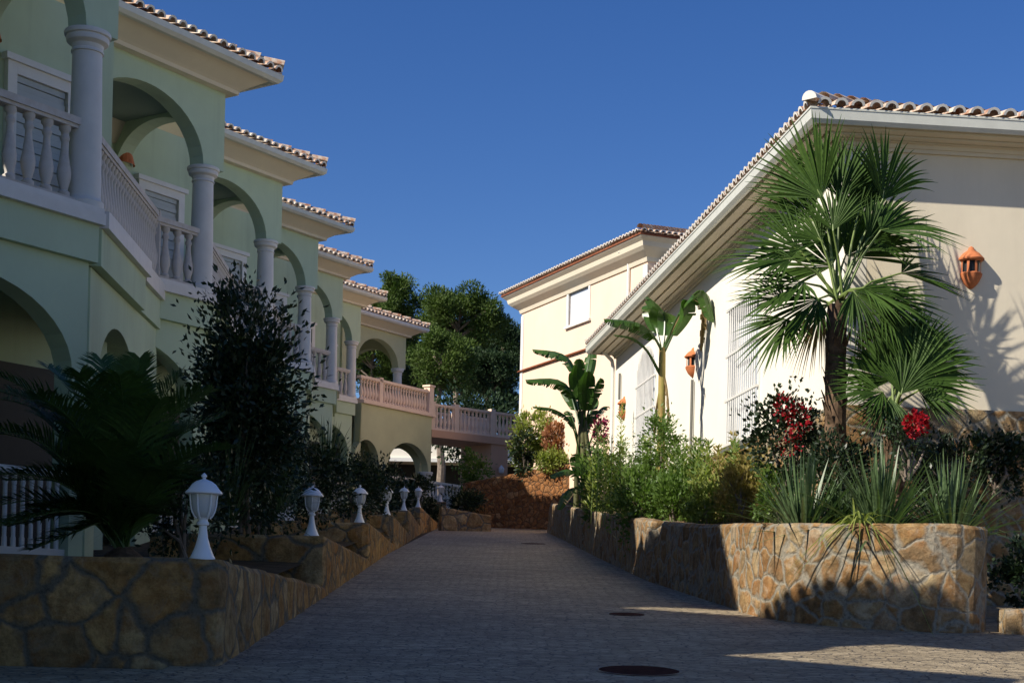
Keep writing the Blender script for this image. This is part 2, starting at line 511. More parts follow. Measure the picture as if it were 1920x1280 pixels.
def capital_column(mb, c, z0, z1, r=.18):
    mb.lathe([(r * 1.22, z0), (r * 1.22, z0 + .07), (r * 1.05, z0 + .10), (r * 1.02, z0 + .14), (r, z1 * .45 + z0 * .55), (r * .92, z1 - .24), (r * 1.02, z1 - .235), (r * 1.02, z1 - .215),
              (r * .95, z1 - .20), (r * 1.0, z1 - .15), (r * 1.28, z1 - .12), (r * 1.34, z1 - .08), (r * 1.30, z1 - .06), (r * 1.42, z1 - .05), (r * 1.46, z1 - .02), (r * 1.42, z1)], c, 24)

def make_house(label, wallmat, mirror_end=False):
    root = thing('terraced_house', label, 'house', group='row of stepped green terraced houses')
    # ---- upper arcade wall
    w = MB()
    w.prism(arched_outline(-4.6, .31, 6.0, 7.40, 7.40, [(-1.4, 1.25, 6.0, 6.94)]), -.15, .15, fr)
    w.box(-4.6, -2.75, -.147, .147, 4.0, 5.998, fr)
    fs = lambda s, m, z: fr(m, s, z)          # side wall runs along m
    w.prism(arched_outline(-2.1, -.152, 6.0, 7.40, 7.40, [(-1.12, .955, 6.3, 7.0)]), .02, .307, fs)
    w.build('arcade_wall', wallmat, root)
    # ---- body of the house behind the loggia
    b = MB()
    b.box(-4.6, 2.25, -8.0, -2.1, 0, 7.25, fr)
    b.build('back_wall', wallmat, root)
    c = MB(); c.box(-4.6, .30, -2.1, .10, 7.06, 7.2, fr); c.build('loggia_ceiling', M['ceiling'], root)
    cv = MB()
    cv.prism([(-2.097, 6.72), (-1.99, 6.86), (-1.86, 7.05), (-2.097, 7.05)], -4.5, .30, lambda m, s, z: fr(s, m, z))
    cv.build('cove_moulding', M['cornice'], root)
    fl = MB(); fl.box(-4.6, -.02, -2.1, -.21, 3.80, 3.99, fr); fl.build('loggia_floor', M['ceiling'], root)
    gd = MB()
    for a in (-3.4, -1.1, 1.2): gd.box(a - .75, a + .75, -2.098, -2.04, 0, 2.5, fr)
    gd.build('arcade_shade_panel', M['dark'], root)  # near-black panels that paint the arcade's shade onto its back wall
    # ---- balcony door with white surround
    dr = MB()
    for (a0, a1, z0, z1) in ((.50, .64, 4.0, 6.24), (1.44, 1.58, 4.0, 6.24), (.641, 1.439, 6.1, 6.24)):
        dr.box(a0, a1, -2.099, -2.02, z0, z1, fr)
    dr.box(.45, 1.63, -2.098, -1.98, 6.241, 6.32, fr)
    door = dr.build('balcony_door', M['trim'], root)
    lv = MB()
    for i in range(25): lv.box(.66, 1.42, -2.098, -2.06 - .018 * (i % 2), 4.05 + i * .082, 4.05 + i * .082 + .074, fr)
    lv.build('louvred_shutter', M['shutter'], door)
    # ---- terracotta wall shade
    lm = MB()
    p = fr(.22, -2.09, 6.42)
    for i in range(9):
        pass
    prof = [(.10, .28), (.13, .22), (.19, .02), (.20, 0)]
    base = len(lm.v)
    for r_, z in prof:
        for k in range(9):
            an = math.pi * k / 8
            q = Vector(p) + DV * (r_ * math.cos(an)) + NV * (r_ * math.sin(an) * .8) + Vector((0, 0, z))
            lm.v.append(tuple(q))
    for i in range(3):
        for k in range(8): lm.f.append((base + i * 9 + k, base + i * 9 + k + 1, base + i * 9 + 9 + k + 1, base + i * 9 + 9 + k))
    lm.f.append(tuple(range(base, base + 9)))
    lm.build('wall_shade', M['terracotta'], root)
    # ---- cornice, gutter, roof
    path = [(fr(-4.6, .15, 0), NV), (fr(.31, .15, 0), NV + DV), (fr(.31, -8.0, 0), DV)]
    cb = MB(); cb.sweep(CORNICE, path); cb.build('cornice', M['cornice'], root)
    gb = MB(); gb.sweep(GUTTER, path); gb.build('gutter', M['gutter'], root)
    rf = MB(); SL = .33
    s0, s1, m1, m0, ze = -4.9, .93, .77, -8.6, 7.67
    half = (m1 - m0) / 2
    zr = ze + half * SL
    A = fr(s0, m1, ze); Bq = fr(s1, m1, ze); Cq = fr(s1, m0, ze); Dq = fr(s0, m0, ze)
    r1 = fr(s1 - half, m1 - half, zr); r0 = fr(s0, m1 - half, zr)
    rf.add([A, Bq, Cq, Dq, r1, r0], [(0, 1, 4, 5), (1, 2, 4), (2, 3, 5, 4), (3, 0, 5), (3, 2, 1, 0)])
    roof = rf.build('roof', M['tile'], root)
    tb, te, te2 = MB(), MB(), MB()
    up1 = -NV + Vector((0, 0, SL)); hyp = math.sqrt(1 + SL * SL)
    tiles(tb, te, Vector(A) + Vector((0, 0, .01)), DV, up1, s1 - s0, lambda x: min(half, (s1 - s0) - x) * hyp)
    up2 = -DV + Vector((0, 0, SL))
    tiles(tb, te2, Vector(Bq) + Vector((0, 0, .01)), -NV, up2, (m1 - m0), lambda x: min(x, (m1 - m0) - x) * hyp)
    ridge_caps(tb, Vector(Bq) + Vector((0, 0, .09)), Vector(r1) + Vector((0, 0, .09)))
    ridge_caps(tb, Vector(r1) + Vector((0, 0, .09)), Vector(r0) + Vector((0, 0, .09)))
    tb.build('barrel_tiles', M['tile'], roof, True, False)
    te.build('tile_mortar', M['mortar'], roof, False, False); te2.build('tile_mortar', M['mortar'], roof, False, False)
    # ---- column on the balcony corner
    cm = MB(); capital_column(cm, (0, 0, 0), 4.0, 6.0); cm.build('column', M['column'], root, True)
    # ---- lower arcade wall and fascia
    lw = MB()
    lw.prism(arched_outline(-4.6, .0, -.6, 3.38, 3.38, [(-1.6, 1.4, 2.1, 3.02)]), -.20, .10, fr)
    lw.build('lower_arcade_wall', wallmat, root)
    fa = MB(); fa.prism([(-4.6, 3.38), (-4.6, 3.80), (.06, 3.80), (.06, 3.38)], -.20, .19, fr)
    fa.build('balcony_fascia', wallmat, root)
    ld = MB(); ld.prism([(-4.6, 3.80), (-4.6, 3.93), (.09, 3.93), (.09, 3.80)], -.25, .27, fr)
    ld.prism([(-4.6, 3.932), (-4.6, 4.0), (.11, 4.0), (.11, 3.932)], -.2, .22, fr)
    ld.build('balcony_ledge', M['white'], root)
    # ---- balustrade over the front arch
    rl = MB(); bar(rl, fr(-2.7, 0, 0), fr(-.12, 0, 0), .10, 4.90, 4.98); bar(rl, fr(-2.7, 0, 0), fr(-.12, 0, 0), .075, 4.86, 4.899)
    bar(rl, fr(-2.7, 0, 0), fr(-.15, 0, 0), .08, 4.001, 4.07)
    bl = rl.build('front_balustrade', M['stone_rail'], root)
    balusters(bl, fr(-2.65, 0, 4.07), fr(-.17, 0, 4.07), 10, .79, BALUSTER)
    # ---- lower terrace balustrade
    rl = MB(); bar(rl, fr(-3.0, -.05, 0), fr(-.2, -.05, 0), .09, .92, 1.0); bar(rl, fr(-3.0, -.05, 0), fr(-.2, -.05, 0), .09, -.05, .12)
    lb = rl.build('lower_balustrade', M['white'], root)
    for i in range(24):
        o = bpy.data.objects.new('picket', PICKET); link(o, lb); o.location = fr(-2.95 + 2.7 * i / 23, -.05, .12)
    fl = MB(); fl.box(-4.6, 4.2, -2.1, -.21, -.7, 0, fr); fl.build('lower_terrace_floor', M['stone_rail'], root)
    return root

PE = STEP + DV * (-1.05)                       # where the raking screen meets the next house
def make_rake(root, wallmat):
    e = Vector((PE.x, PE.y, 0)); L = e.length; e.normalize(); q = Vector((e.y, -e.x, 0))
    def fe(t, m, z): return (e.x * t + q.x * m, e.y * t + q.y * m, z)
    w = MB()
    w.prism(arched_outline(.06, L + .12, -.6, 3.36, 3.81, [(2.55, 1.85, 2.0, 3.06)]), -.25, .08, fe)
    w.build('raking_screen_wall', wallmat, root)
    f = MB(); f.prism([(.03, 3.37), (.03, 3.797), (4.0, 4.11), (4.0, 3.64)], -.22, .20, fe)
    f.prism([(4.0, 3.64), (4.0, 4.06), (L + .15, 4.26), (L + .15, 3.82)], -.22, .14, fe)
    f.build('raking_fascia', wallmat, root)
    l = MB(); l.prism([(.02, 3.80), (.02, 3.995), (4.03, 4.33), (4.03, 4.115)], -.25, .28, fe)
    l.prism([(4.03, 4.07), (4.03, 4.33), (L + .22, 4.51), (L + .22, 4.27)], -.25, .21, fe)
    l.build('raking_ledge', M['white'], root)
    z0, z1 = 4.0, 4.51
    r = MB(); bar(r, fe(.14, 0, 4.90), fe(L, 0, 5.56), .09, 0, .08); bar(r, fe(.14, 0, 4.86), fe(L, 0, 5.52), .07, 0, .039)
    r.box(L - .02, L + .16, -.12, .10, 4.5, 5.66, fe)
    rail = r.build('raking_balustrade', M['stone_rail'], root)
    n = 26
    for i in range(n):
        t = .22 + (L - .34) * i / (n - 1)
        o = bpy.data.objects.new('baluster', BALUSTER); link(o, rail)
        zb = 4.005 + .51 * t / L
        o.location = fe(t, 0, zb); o.scale = (1.1, 1.1, (4.87 + .66 * t / L - zb) / .78)
    s = MB()
    s.prism([(.14, 3.5), (.14, 3.95), (L, 4.35), (L, 3.9)], -2.6, -.26, fe)
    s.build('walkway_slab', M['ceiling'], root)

H0 = Vector((-4.975, 17.0, .44))
LABELS = {
    -2: "pale green terraced house out of the frame beside the camera, slid along to place its shadow",
    -1: 'pale green terraced house out of the frame at left, cut down to shape the shadow on the drive',
    0: 'pale green house whose thick white column stands nearest at the upper left',
    1: 'pale green house with the second white column, behind the tall dark shrub',
    2: 'third column house of the green row, right above the tall dark shrub',
    3: 'fourth column house of the stepped green row, narrow in perspective',
    4: 'fifth column house of the green row, just before the last column',
    5: 'last green house of the stepped row, touching the yellow-green end pavilion',
}
proto = make_house(LABELS[0], M['green'])
proto.location = H0
end = copy_tree(proto); end.location = H0 + STEP * 5; end['label'] = LABELS[5]
make_rake(proto, M['green'])
def make_shadow_house():  # unseen house, upper storey cut short to shape its shadow on the drive
    root = thing('terraced_house', LABELS[-1], 'house', H0 - STEP, 0, 'row of stepped green terraced houses')
    S0 = -.35
    b = MB(); b.box(S0, .31, -8, .15, -.6, 7.4, fr); b.build('upper_wall', M['green'], root)
    b = MB(); b.box(-4.9, S0 - .002, -8, .15, -.6, 4.4, fr); b.box(-4.9, S0 - .002, -.1, .147, 4.402, 5.2, fr); b.build('lowered_wall', M['green'], root)
    w = MB(); w.box(-.75, -.1, .152, .2, 4.1, 6.4, fr); w.build('balcony_door', M['trim'], root)
    path = [(fr(S0, -8, 0), -DV), (fr(S0, .15, 0), NV - DV), (fr(.31, .15, 0), NV + DV), (fr(.31, -8.0, 0), DV)]
    c = MB(); c.sweep(CORNICE, path); c.build('cornice', M['cornice'], root)
    g = MB(); g.sweep(GUTTER, path); g.build('gutter', M['gutter'], root)
    s0, s1, m1, m0, ze, SL = S0 - .62, .93, .77, -8.6, 7.67, .33
    hw = (s1 - s0) / 2; zr = ze + hw * SL
    P_ = [fr(s0, m1, ze), fr(s1, m1, ze), fr(s1, m0, ze), fr(s0, m0, ze), fr(s0 + hw, m1 - hw, zr), fr(s0 + hw, m0 + hw, zr)]
    r = MB(); r.add(P_, [(0, 1, 4), (1, 2, 5, 4), (2, 3, 5), (3, 0, 4, 5), (3, 2, 1, 0)]); roof = r.build('roof', M['tile'], root)
    tb, te, te2 = MB(), MB(), MB(); hyp = math.sqrt(1 + SL * SL)
    tiles(tb, te, Vector(P_[0]) + Vector((0, 0, .01)), DV, -NV + Vector((0, 0, SL)), s1 - s0, lambda x: min(x, s1 - s0 - x) * hyp)
    tiles(tb, te2, Vector(P_[1]) + Vector((0, 0, .01)), -NV, -DV + Vector((0, 0, SL)), m1 - m0, lambda x: min(x, m1 - m0 - x, hw) * hyp)
    tb.build('barrel_tiles', M['tile'], roof, True, False); te.build('tile_mortar', M['mortar'], roof, False, False); te2.build('tile_mortar', M['mortar'], roof, False, False)
make_shadow_house()
for k in (-2, 1, 2, 3, 4):
    h = copy_tree(proto); h.location = H0 + STEP * k + (DV * 1.6 if k == -2 else Vector((0, 0, 0))); h['label'] = LABELS[k]  # the unseen house beside the camera is slid along to place its shadow

# ================================================================== YELLOW-GREEN END PAVILION
PAV = Vector((-4.72, 58.8, 3.36))
pav = thing('end_pavilion', 'yellow-green arcaded pavilion at the far end of the green row, pink balustrade', 'pavilion', PAV)
w = MB()
w.prism(arched_outline(-3.2, .31, 6.0, 7.40, 7.40, [(-1.4, 1.25, 6.0, 6.94)]), -.15, .15, fr)
fs = lambda s, m, z: fr(m, s, z)
w.prism(arched_outline(-3.0, -.152, 6.0, 7.40, 7.40, [(-1.5, 1.2, 6.0, 6.9)]), .02, .307, fs)
w.prism(arched_outline(-3.2, .31, 6.0, 7.40, 7.40, [(-1.4, 1.25, 6.0, 6.94)]), -3.3, -3.0, fr)
w.box(-3.6, -3.2, -3.3, .15, 4.0, 7.4, fr)
w.build('arcade_wall', M['pale_green'], pav)
for m in (0, -3.15):
    cm = MB(); capital_column(cm, fr(0, m, 0), 4.0, 6.0); cm.build('column', M['trim'], pav, True)
path = [(fr(-3.6, .15, 0), NV), (fr(.31, .15, 0), NV + DV), (fr(.31, -3.3, 0), DV)]
cb = MB(); cb.sweep(CORNICE, path); cb.build('cornice', M['cornice'], pav)
gb = MB(); gb.sweep(GUTTER, path); gb.build('gutter', M['trim'], pav)
rf = MB(); s0, s1, m1, m0, ze, SL = -3.9, .93, .77, -3.9, 7.67, .33
half = (m1 - m0) / 2; zr = ze + half * SL
A = fr(s0, m1, ze); Bq = fr(s1, m1, ze); Cq = fr(s1, m0, ze); Dq = fr(s0, m0, ze); r1 = fr(s1 - half, m1 - half, zr); r0 = fr(s0, m1 - half, zr)
rf.add([A, Bq, Cq, Dq, r1, r0], [(0, 1, 4, 5), (1, 2, 4), (2, 3, 5, 4), (3, 0, 5), (3, 2, 1, 0)])
roof = rf.build('roof', M['tile'], pav)
tb, te, te2 = MB(), MB(), MB(); hyp = math.sqrt(1 + SL * SL)
tiles(tb, te, Vector(A) + Vector((0, 0, .01)), DV, -NV + Vector((0, 0, SL)), s1 - s0, lambda x: min(half, (s1 - s0) - x) * hyp)
tiles(tb, te2, Vector(Bq) + Vector((0, 0, .01)), -NV, -DV + Vector((0, 0, SL)), m1 - m0, lambda x: min(x, (m1 - m0) - x) * hyp)
ridge_caps(tb, Vector(Bq) + Vector((0, 0, .09)), Vector(r1) + Vector((0, 0, .09)))
tb.build('barrel_tiles', M['tile'], roof, True, False); te.build('tile_mortar', M['mortar'], roof, False, False); te2.build('tile_mortar', M['mortar'], roof, False, False)
# projecting balcony on arches, 2.2 m in front of the loggia
MF = 2.2; S0, S1 = -5.1, -.85
w = MB()
w.prism(arched_outline(S0, S1, .55, 3.80, 3.80, [(-4.75, .72, 1.75, 2.6), (-2.25, 1.25, 1.75, 2.75)]), MF - .15, MF + .15, fr)
w.prism(arched_outline(-2.5, MF - .152, .55, 3.80, 3.80, [(.75, 1.1, 1.75, 2.75)]), S1 - .30, S1 - .003, fs)
w.build('balcony_wall', M['pale_green'], pav)
f = MB(); f.box(S0, S1 + .02, -3.3, MF + .14, 3.80, 3.88, fr); f.build('balcony_floor', M['pale_green'], pav)
f = MB(); f.box(S0, S1 + .10, MF - .3, MF + .26, 3.88, 4.0, fr); f.build('balcony_ledge', M['pink_rail'], pav)
cm = MB(); capital_column(cm, fr(S1 - .13, MF, 0), .2, 1.78, .2); cm.build('lower_column', M['trim'], pav, True)
r = MB(); bar(r, fr(S0, MF, 0), fr(S1, MF, 0), .1, 4.78, 4.88); bar(r, fr(S0, MF, 0), fr(S1, MF, 0), .08, 4.0, 4.06)
r.box(S1 - .16, S1 + .12, MF - .14, MF + .14, 4.0, 5.02, fr); r.box(S1 - .2, S1 + .16, MF - .18, MF + .18, 5.02, 5.09, fr)
r.box(-4.0, -3.8, MF - .1, MF + .1, 4.0, 4.95, fr)
bl = r.build('balcony_balustrade', M['pink_rail'], pav)
balusters(bl, fr(S0 + .05, MF, 4.06), fr(S1 - .2, MF, 4.06), 24, .73, BALUSTER_PINK)
f = MB(); f.box(S0, S1 + 2.6, -3.3, MF + 1.0, -.6, .35, fr); f.build('terrace_floor', M['stone_rail'], pav)
r = MB(); bar(r, fr(-4.8, MF + .9, 0), fr(S1 + 2.5, MF + .9, 0), .09, 1.25, 1.34); bar(r, fr(-4.8, MF + .9, 0), fr(S1 + 2.5, MF + .9, 0), .09, .35, .45)
r.box(S1 + 2.38, S1 + 2.6, MF + .8, MF + 1.0, .35, 1.45, fr)
lb = r.build('lower_balustrade', M['trim'], pav)
balusters(lb, fr(-4.7, MF + .9, .45), fr(S1 + 2.35, MF + .9, .45), 28, .80, BALUSTER_WHITE)
f = MB(); f.box(-8, -3.6, -7, -.2, 0, 7.2, fr); f.box(S0, -1.3, -3.3, -2.9, .35, 3.8, fr); f.build('back_wall', M['pale_green'], pav)

# ================================================================== FOOTBRIDGE
B0 = Vector((-3.28, 56.98, 0)); B1 = Vector((.35, 60.0, 0))
bt = (B1 - B0).normalized(); bq = Vector((bt.y, -bt.x, 0)); BL = (B1 - B0).length
def fb(t, m, z): return (bt.x * t + bq.x * m, bt.y * t + bq.y * m, z)
brg = thing('footbridge', 'salmon footbridge with cast balustrade spanning from pavilion to yellow building', 'bridge', (B0.x, B0.y, 3.0))
d = MB(); d.box(0, BL, -2.0, .12, 3.50, 3.78, fb); d.build('deck', M['salmon'], brg)
d = MB(); d.box(BL - 1.75, BL - .9, -1.9, .06, -.4, 3.498, fb); d.build('pillar', M['salmon'], brg)
for m in (0, -1.85):
    r = MB(); bar(r, fb(0, m, 0), fb(BL, m, 0), .1, 4.69, 4.78); bar(r, fb(0, m, 0), fb(BL, m, 0), .09, 3.782, 3.86)
    for t in (.05, 1.2, 3.0, BL - .15): r.box(t - .11, t + .11, m - .11, m + .11, 3.784, 4.86, fb)
    bl = r.build('balustrade', M['pink_rail'], brg)
    balusters(bl, fb(.2, m, 3.86), fb(BL - .25, m, 3.86), 22, .84, BALUSTER_PINK)
wl = MB(); wl.lathe([(.04, 0), (.10, .04), (.12, .2), (.05, .3), (.02, .34)], fb(BL - 1.3, .16, 2.35), 10)
wl.build('wall_lamp', M['lamp_white'], brg, True)

# ================================================================== WHITE HOUSE
HW = R(-6.46)
WE = Vector((math.sin(HW), math.cos(HW), 0)); WG = Vector((math.cos(HW), -math.sin(HW), 0))
WC = Vector((4.28, 19.69, 0))
def fw(a, g, z): return (WE.x * a + WG.x * g, WE.y * a + WG.y * g, z)     # a along the long wall (away), g along the gable (right)
LW, GW = 16.75, 11.0
wh = thing('white_house', 'white rendered villa with tiled roof behind the fan palm, right side', 'house', (WC.x, WC.y, .055))
ZB, ZT = 2.73, 6.22
def window_wall(mb, L, th, holes):
    """vertical wall from a=0..L at g=0..th with arched or square holes (a0, a1, z0, z1, arched)"""
    xs = 0.0
    for a0, a1, z0, z1, ar in holes:
        mb.box(xs, a0, 0, th, ZB, ZT, fw)
        if z0 > ZB + .01: mb.box(a0, a1, 0, th, ZB, z0, fw)
        if ar:
            c, h = (a0 + a1) / 2, (a1 - a0) / 2
            p = [(a0, ZT), (a1, ZT)] + [(x, z) for x, z in arch_pts(c, h, z1 - .75, z1)]
            mb.prism(p, 0, th, fw)
        else:
            mb.box(a0, a1, 0, th, z1, ZT, fw)
        xs = a1
    mb.box(xs, L, 0, th, ZB, ZT, fw)
def wall_a(px, py):
    p, t = on_line(px, py, WC, WE); return t, p.z
aw0, _ = wall_a(1425, 760); aw1, _ = wall_a(1366, 760)
ar0, _ = wall_a(1231, 760); ar1, _ = wall_a(1196, 760)
w = MB(); window_wall(w, LW, .3, [(aw0, aw1, ZB, 5.12, False), (ar0, ar1, ZB + .2, 5.72, True)])
w.build('long_wall', M['white_render'], wh)
w = MB(); w.box(.001, LW, GW - .3, GW, ZB, ZT, fw); w.box(LW - .3, LW, .301, GW - .301, ZB, ZT, fw); w.build('rear_wall', M['white_render'], wh)
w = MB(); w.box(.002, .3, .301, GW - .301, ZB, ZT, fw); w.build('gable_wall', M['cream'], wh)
w = MB(); w.box(.3, LW - .3, .3, GW - .3, ZT - .02, ZT + .02, fw); w.build('ceiling', M['dark'], wh)
w = MB(); w.box(.25, LW - .2, -.10, GW - .2, -1.0, ZB, fw); w.box(-.06, .249, -.10, GW, -1.0, ZB + .004, fw)
w.build('stone_plinth', M['stone_fine'], wh)
def grille(name, a0, a1, z0, z1, arched):
    g = MB(); c, h = (a0 + a1) / 2, (a1 - a0) / 2
    zt = (z1 - .75) if arched else z1
    for x0, x1 in ((a0, a0 + .08), (a1 - .08, a1)): g.box(x0, x1, -.03, .12, z0, zt, fw)
    if not arched: g.box(a0 + .081, a1 - .081, -.03, .12, z1 - .08, z1, fw)
    else:
        o = arch_pts(c, h, zt, z1); i_ = arch_pts(c, h - .08, zt, z1 - .08)
        g.prism(o + i_[::-1], -.03, .12, fw)
    fo = g.build(name, M['trim'], wh)
    b = MB(); n = 15
    for i in range(1, n):
        x = a0 + (a1 - a0) * i / n
        top = zt if not arched else zt + .73 * math.sqrt(max(0, 1 - ((x - c) / h) ** 2))
        b.tube([fw(x, -.06, z0 + .05), fw(x, -.06, top)], .013, 6)
    for z in [z0 + .08 + (zt - z0 - .1) * t for t in (0, .33, .66, 1)]:
        b.box(a0, a1, -.08, -.04, z - .02, z + .02, fw)
    b.build('grille', M['white'], fo)
    p = MB(); p.box(a0 + .08, a1 - .08, .14, .18, z0, zt, fw)
    if arched: p.prism(arch_pts(c, h - .02, zt + .001, z1 - .02), .14, .18, fw)
    p.build('pane', M['pane_white'], fo)
grille('french_window', aw0, aw1, ZB, 5.12, False)
grille('arched_window', ar0, ar1, ZB + .2, 5.72, True)
s = MB(); s.box(aw0 - .1, aw1 + .1, -.16, -.101, ZB - .06, ZB + .02, fw); s.build('sill', M['dark_line'], wh)
# cornice and gutter round the eaves
prof = [(0, 6.10), (.05, 6.10), (.05, 6.15), (.075, 6.15), (.09, 6.20), (.17, 6.205), (.17, 6.255), (.20, 6.255), (.20, 6.215), (.33, 6.225), (.33, 6.275), (.36, 6.275), (.36, 6.245), (.50, 6.26), (.51, 6.47), (0, 6.47)]
gut = [(.513, 6.34), (.55, 6.285), (.60, 6.28), (.645, 6.33), (.655, 6.45), (.665, 6.45), (.665, 6.475), (.63, 6.475), (.625, 6.36), (.595, 6.31), (.555, 6.315), (.535, 6.36), (.53, 6.475), (.513, 6.475)]
GO = .74
path = [(fw(LW, GW, 0), WE), (fw(LW, 0, 0), WE - WG), (fw(0, 0, 0), -WE * GO - WG), (fw(0, GW, 0), -WE * GO)]
cb = MB(); cb.sweep(prof, path); cb.build('eaves_cornice', M['cornice'], wh)
gb = MB(); gb.sweep(gut, path); gb.build('gutter', M['gutter'], wh)
OV, SLW, ze = .60, .30, 6.48
a0, a1, g0, g1 = -OV * GO, LW + OV, -OV, GW + OV
half = (g1 - g0) / 2; zr = ze + half * SLW
P_ = [fw(a0, g0, ze), fw(a0, g1, ze), fw(a1, g1, ze), fw(a1, g0, ze), fw(a0 + half, g0 + half, zr), fw(a1 - half, g0 + half, zr)]
rf = MB(); rf.add(P_, [(0, 1, 4), (1, 2, 5, 4), (2, 3, 5), (3, 0, 4, 5), (3, 2, 1, 0)])
roof = rf.build('roof', M['tile'], wh)
tb, te, te2 = MB(), MB(), MB(); hyp = math.sqrt(1 + SLW ** 2)
tiles(tb, te, Vector(P_[0]) + Vector((0, 0, .01)), WG, WE + Vector((0, 0, SLW)), g1 - g0, lambda x: min(x, (g1 - g0) - x) * hyp, .222, .09)
tiles(tb, te2, Vector(P_[3]) + Vector((0, 0, .01)), -WE, WG + Vector((0, 0, SLW)), a1 - a0, lambda x: min(half, x, (a1 - a0) - x) * hyp, .222, .09)
ridge_caps(tb, Vector(P_[0]) + (Vector(P_[4]) - Vector(P_[0])).normalized() * .28 + Vector((0, 0, .05)), Vector(P_[4]) + Vector((0, 0, .09)))
hc = MB(); ridge_caps(hc, Vector(P_[0]) + Vector((-.05, -.05, .03)), Vector(P_[0]) + (Vector(P_[4]) - Vector(P_[0])).normalized() * .30 + Vector((0, 0, .05)), .105, .3, 8, True); hc.build('hip_end_mortar', M['mortar'], roof, True, False)
ridge_caps(tb, Vector(P_[3]) + Vector((0, 0, .07)), Vector(P_[5]) + Vector((0, 0, .09)))
tb.build('barrel_tiles', M['tile'], roof, True, False); te.build('tile_mortar', M['mortar'], roof, False, False); te2.build('tile_mortar', M['mortar'], roof, False, False)
dp = MB(); dp.tube([fw(LW + .02, -.36, 6.3), fw(LW + .02, -.1, 6.05), fw(LW + .02, -.07, 5.9), fw(LW + .02, -.07, ZB)], .045, 8)
dp.build('downpipe', M['trim'], wh, True)

# terracotta wall lanterns
def lantern(loc, rz, label):
    t = thing('wall_lantern', label, 'lantern', loc, rz, 'terracotta wall lanterns of the white house'); t.scale = (.92, .92, .92)
    h = MB()                                              # half-round body against the wall, facing local -y
    def ring(mb, prof, open_bands=()):
        base = len(mb.v); n = 12
        for r_, z in prof:
            for k in range(n + 1):
                an = math.pi + math.pi * k / n
                mb.v.append((r_ * math.cos(an), r_ * math.sin(an), z))
        for i in range(len(prof) - 1):
            for k in range(n):
                if i in open_bands and k % 3 != 0: continue
                mb.f.append((base + i * (n + 1) + k, base + i * (n + 1) + k + 1, base + (i + 1) * (n + 1) + k + 1, base + (i + 1) * (n + 1) + k))
    ring(h, [(.02, -.27), (.05, -.25), (.10, -.20), (.12, -.17), (.155, -.10), (.165, -.06), (.145, -.04), (.145, .12), (.165, .13), (.175, .15)], (6,))
    h.build('lantern_body', M['terracotta'], t, True)
    c = MB(); ring(c, [(.185, .14), (.19, .16), (.12, .24), (.05, .29), (.035, .33), (.0, .35)]); c.build('lantern_roof', M['terracotta'], t, True)
    g = MB(); ring(g, [(.11, -.05), (.11, .13)]); g.build('lantern_glow_cup', M['dark'], t)
    return t
pl, gt = on_line(1820, 507, WC, WG)
lantern((pl.x - WE.x * .0, pl.y - .0, pl.z), -HW, 'terracotta wall lantern on the shaded cream gable, right of the fan palm')
for px, py, lab in ((1300, 683, 'terracotta lantern on the bright long wall between the two grilled windows'), (1171, 768, 'terracotta lantern near the far corner of the bright long wall')):
    p, t = on_line(px, py, WC, WE)
    lantern((p.x, p.y, p.z), -HW - R(90), lab)
cd = MB()  # dark tube drawn in place of a shadow line under the lantern
for px, (y0, y1) in ((1303, (712, 850)),):
    p, _ = on_line(px, y0, WC, WE); q, _ = on_line(px, y1, WC, WE)
    o = WG * -.05
    cd.tube([p + o, Vector((p.x, p.y, ZB)) + o], .028, 8)
tag(cd.build('shadow_line_tube', M['dark_line'], None, True), 'dark tube in place of a shadow line down the white wall below the middle lantern', 'dark_line')
cd = MB()  # another dark tube for the shadow line over the far lantern
p, _ = on_line(1166, 700, WC, WE); q, _ = on_line(1166, 748, WC, WE); o = WG * -.05
cd.tube([p + o, Vector((p.x, p.y, q.z)) + o], .028, 8)
tag(cd.build('shadow_line_tube', M['dark_line'], None, True), 'short dark tube in place of a shadow line above the far lantern on the white wall', 'dark_line')

# ================================================================== YELLOW BUILDING
HY = R(-23.9)
YD = Vector((-math.sin(HY), -math.cos(HY), 0))            # along the facade towards the camera
YN = Vector((-math.cos(HY), math.sin(HY), 0))             # outward, towards the road
YC = Vector((.12, 55.6, 0)); LY, DY = 9.6, 9.0
def fy(a, m, z): return (YD.x * a + YN.x * m, YD.y * a + YN.y * m, z)
yb = thing('yellow_building', 'tall cream yellow building in full sun at the end of the drive', 'building', (YC.x, YC.y, 0))
wz0, wz1 = 0, 0
pa, ta0 = on_line(1067, 577, YC, YD); pb, ta1 = on_line(1104, 577, YC, YD)
pt, _ = on_line(1085, 541, YC, YD); pb2, _ = on_line(1085, 605, YC, YD)
zw1, zw0 = pt.z, pb2.z
ZYT = 11.45
w = MB()
w.box(0, ta0, -.35, 0, 2.0, ZYT, fy); w.box(ta1, LY, -.35, 0, 2.0, ZYT, fy); w.box(ta0, ta1, -.35, 0, 2.0, zw0, fy); w.box(ta0, ta1, -.35, 0, zw1, ZYT, fy)
w.box(0, LY, -DY, -DY + .3, 2.0, ZYT, fy); w.box(0, .3, -DY + .3, -.35, 2.0, ZYT, fy); w.box(LY - .3, LY, -DY + .3, -.35, 2.0, ZYT, fy)
w.build('wall', M['yellow'], yb)
f = MB()
f.box(ta0 - .14, ta0, -.2, .035, zw0, zw1 + .12, fy); f.box(ta1, ta1 + .14, -.2, .035, zw0, zw1 + .12, fy); f.box(ta0, ta1, -.2, .035, zw1, zw1 + .12, fy)
f.box(ta0 - .2, ta1 + .2, -.2, .10, zw0 - .08, zw0 - .001, fy)
wf = f.build('window', M['trim'], yb)
p = MB(); p.box(ta0, ta1, -.10, -.06, zw0, zw1, fy); p.build('blind', M['pane_white'], wf)
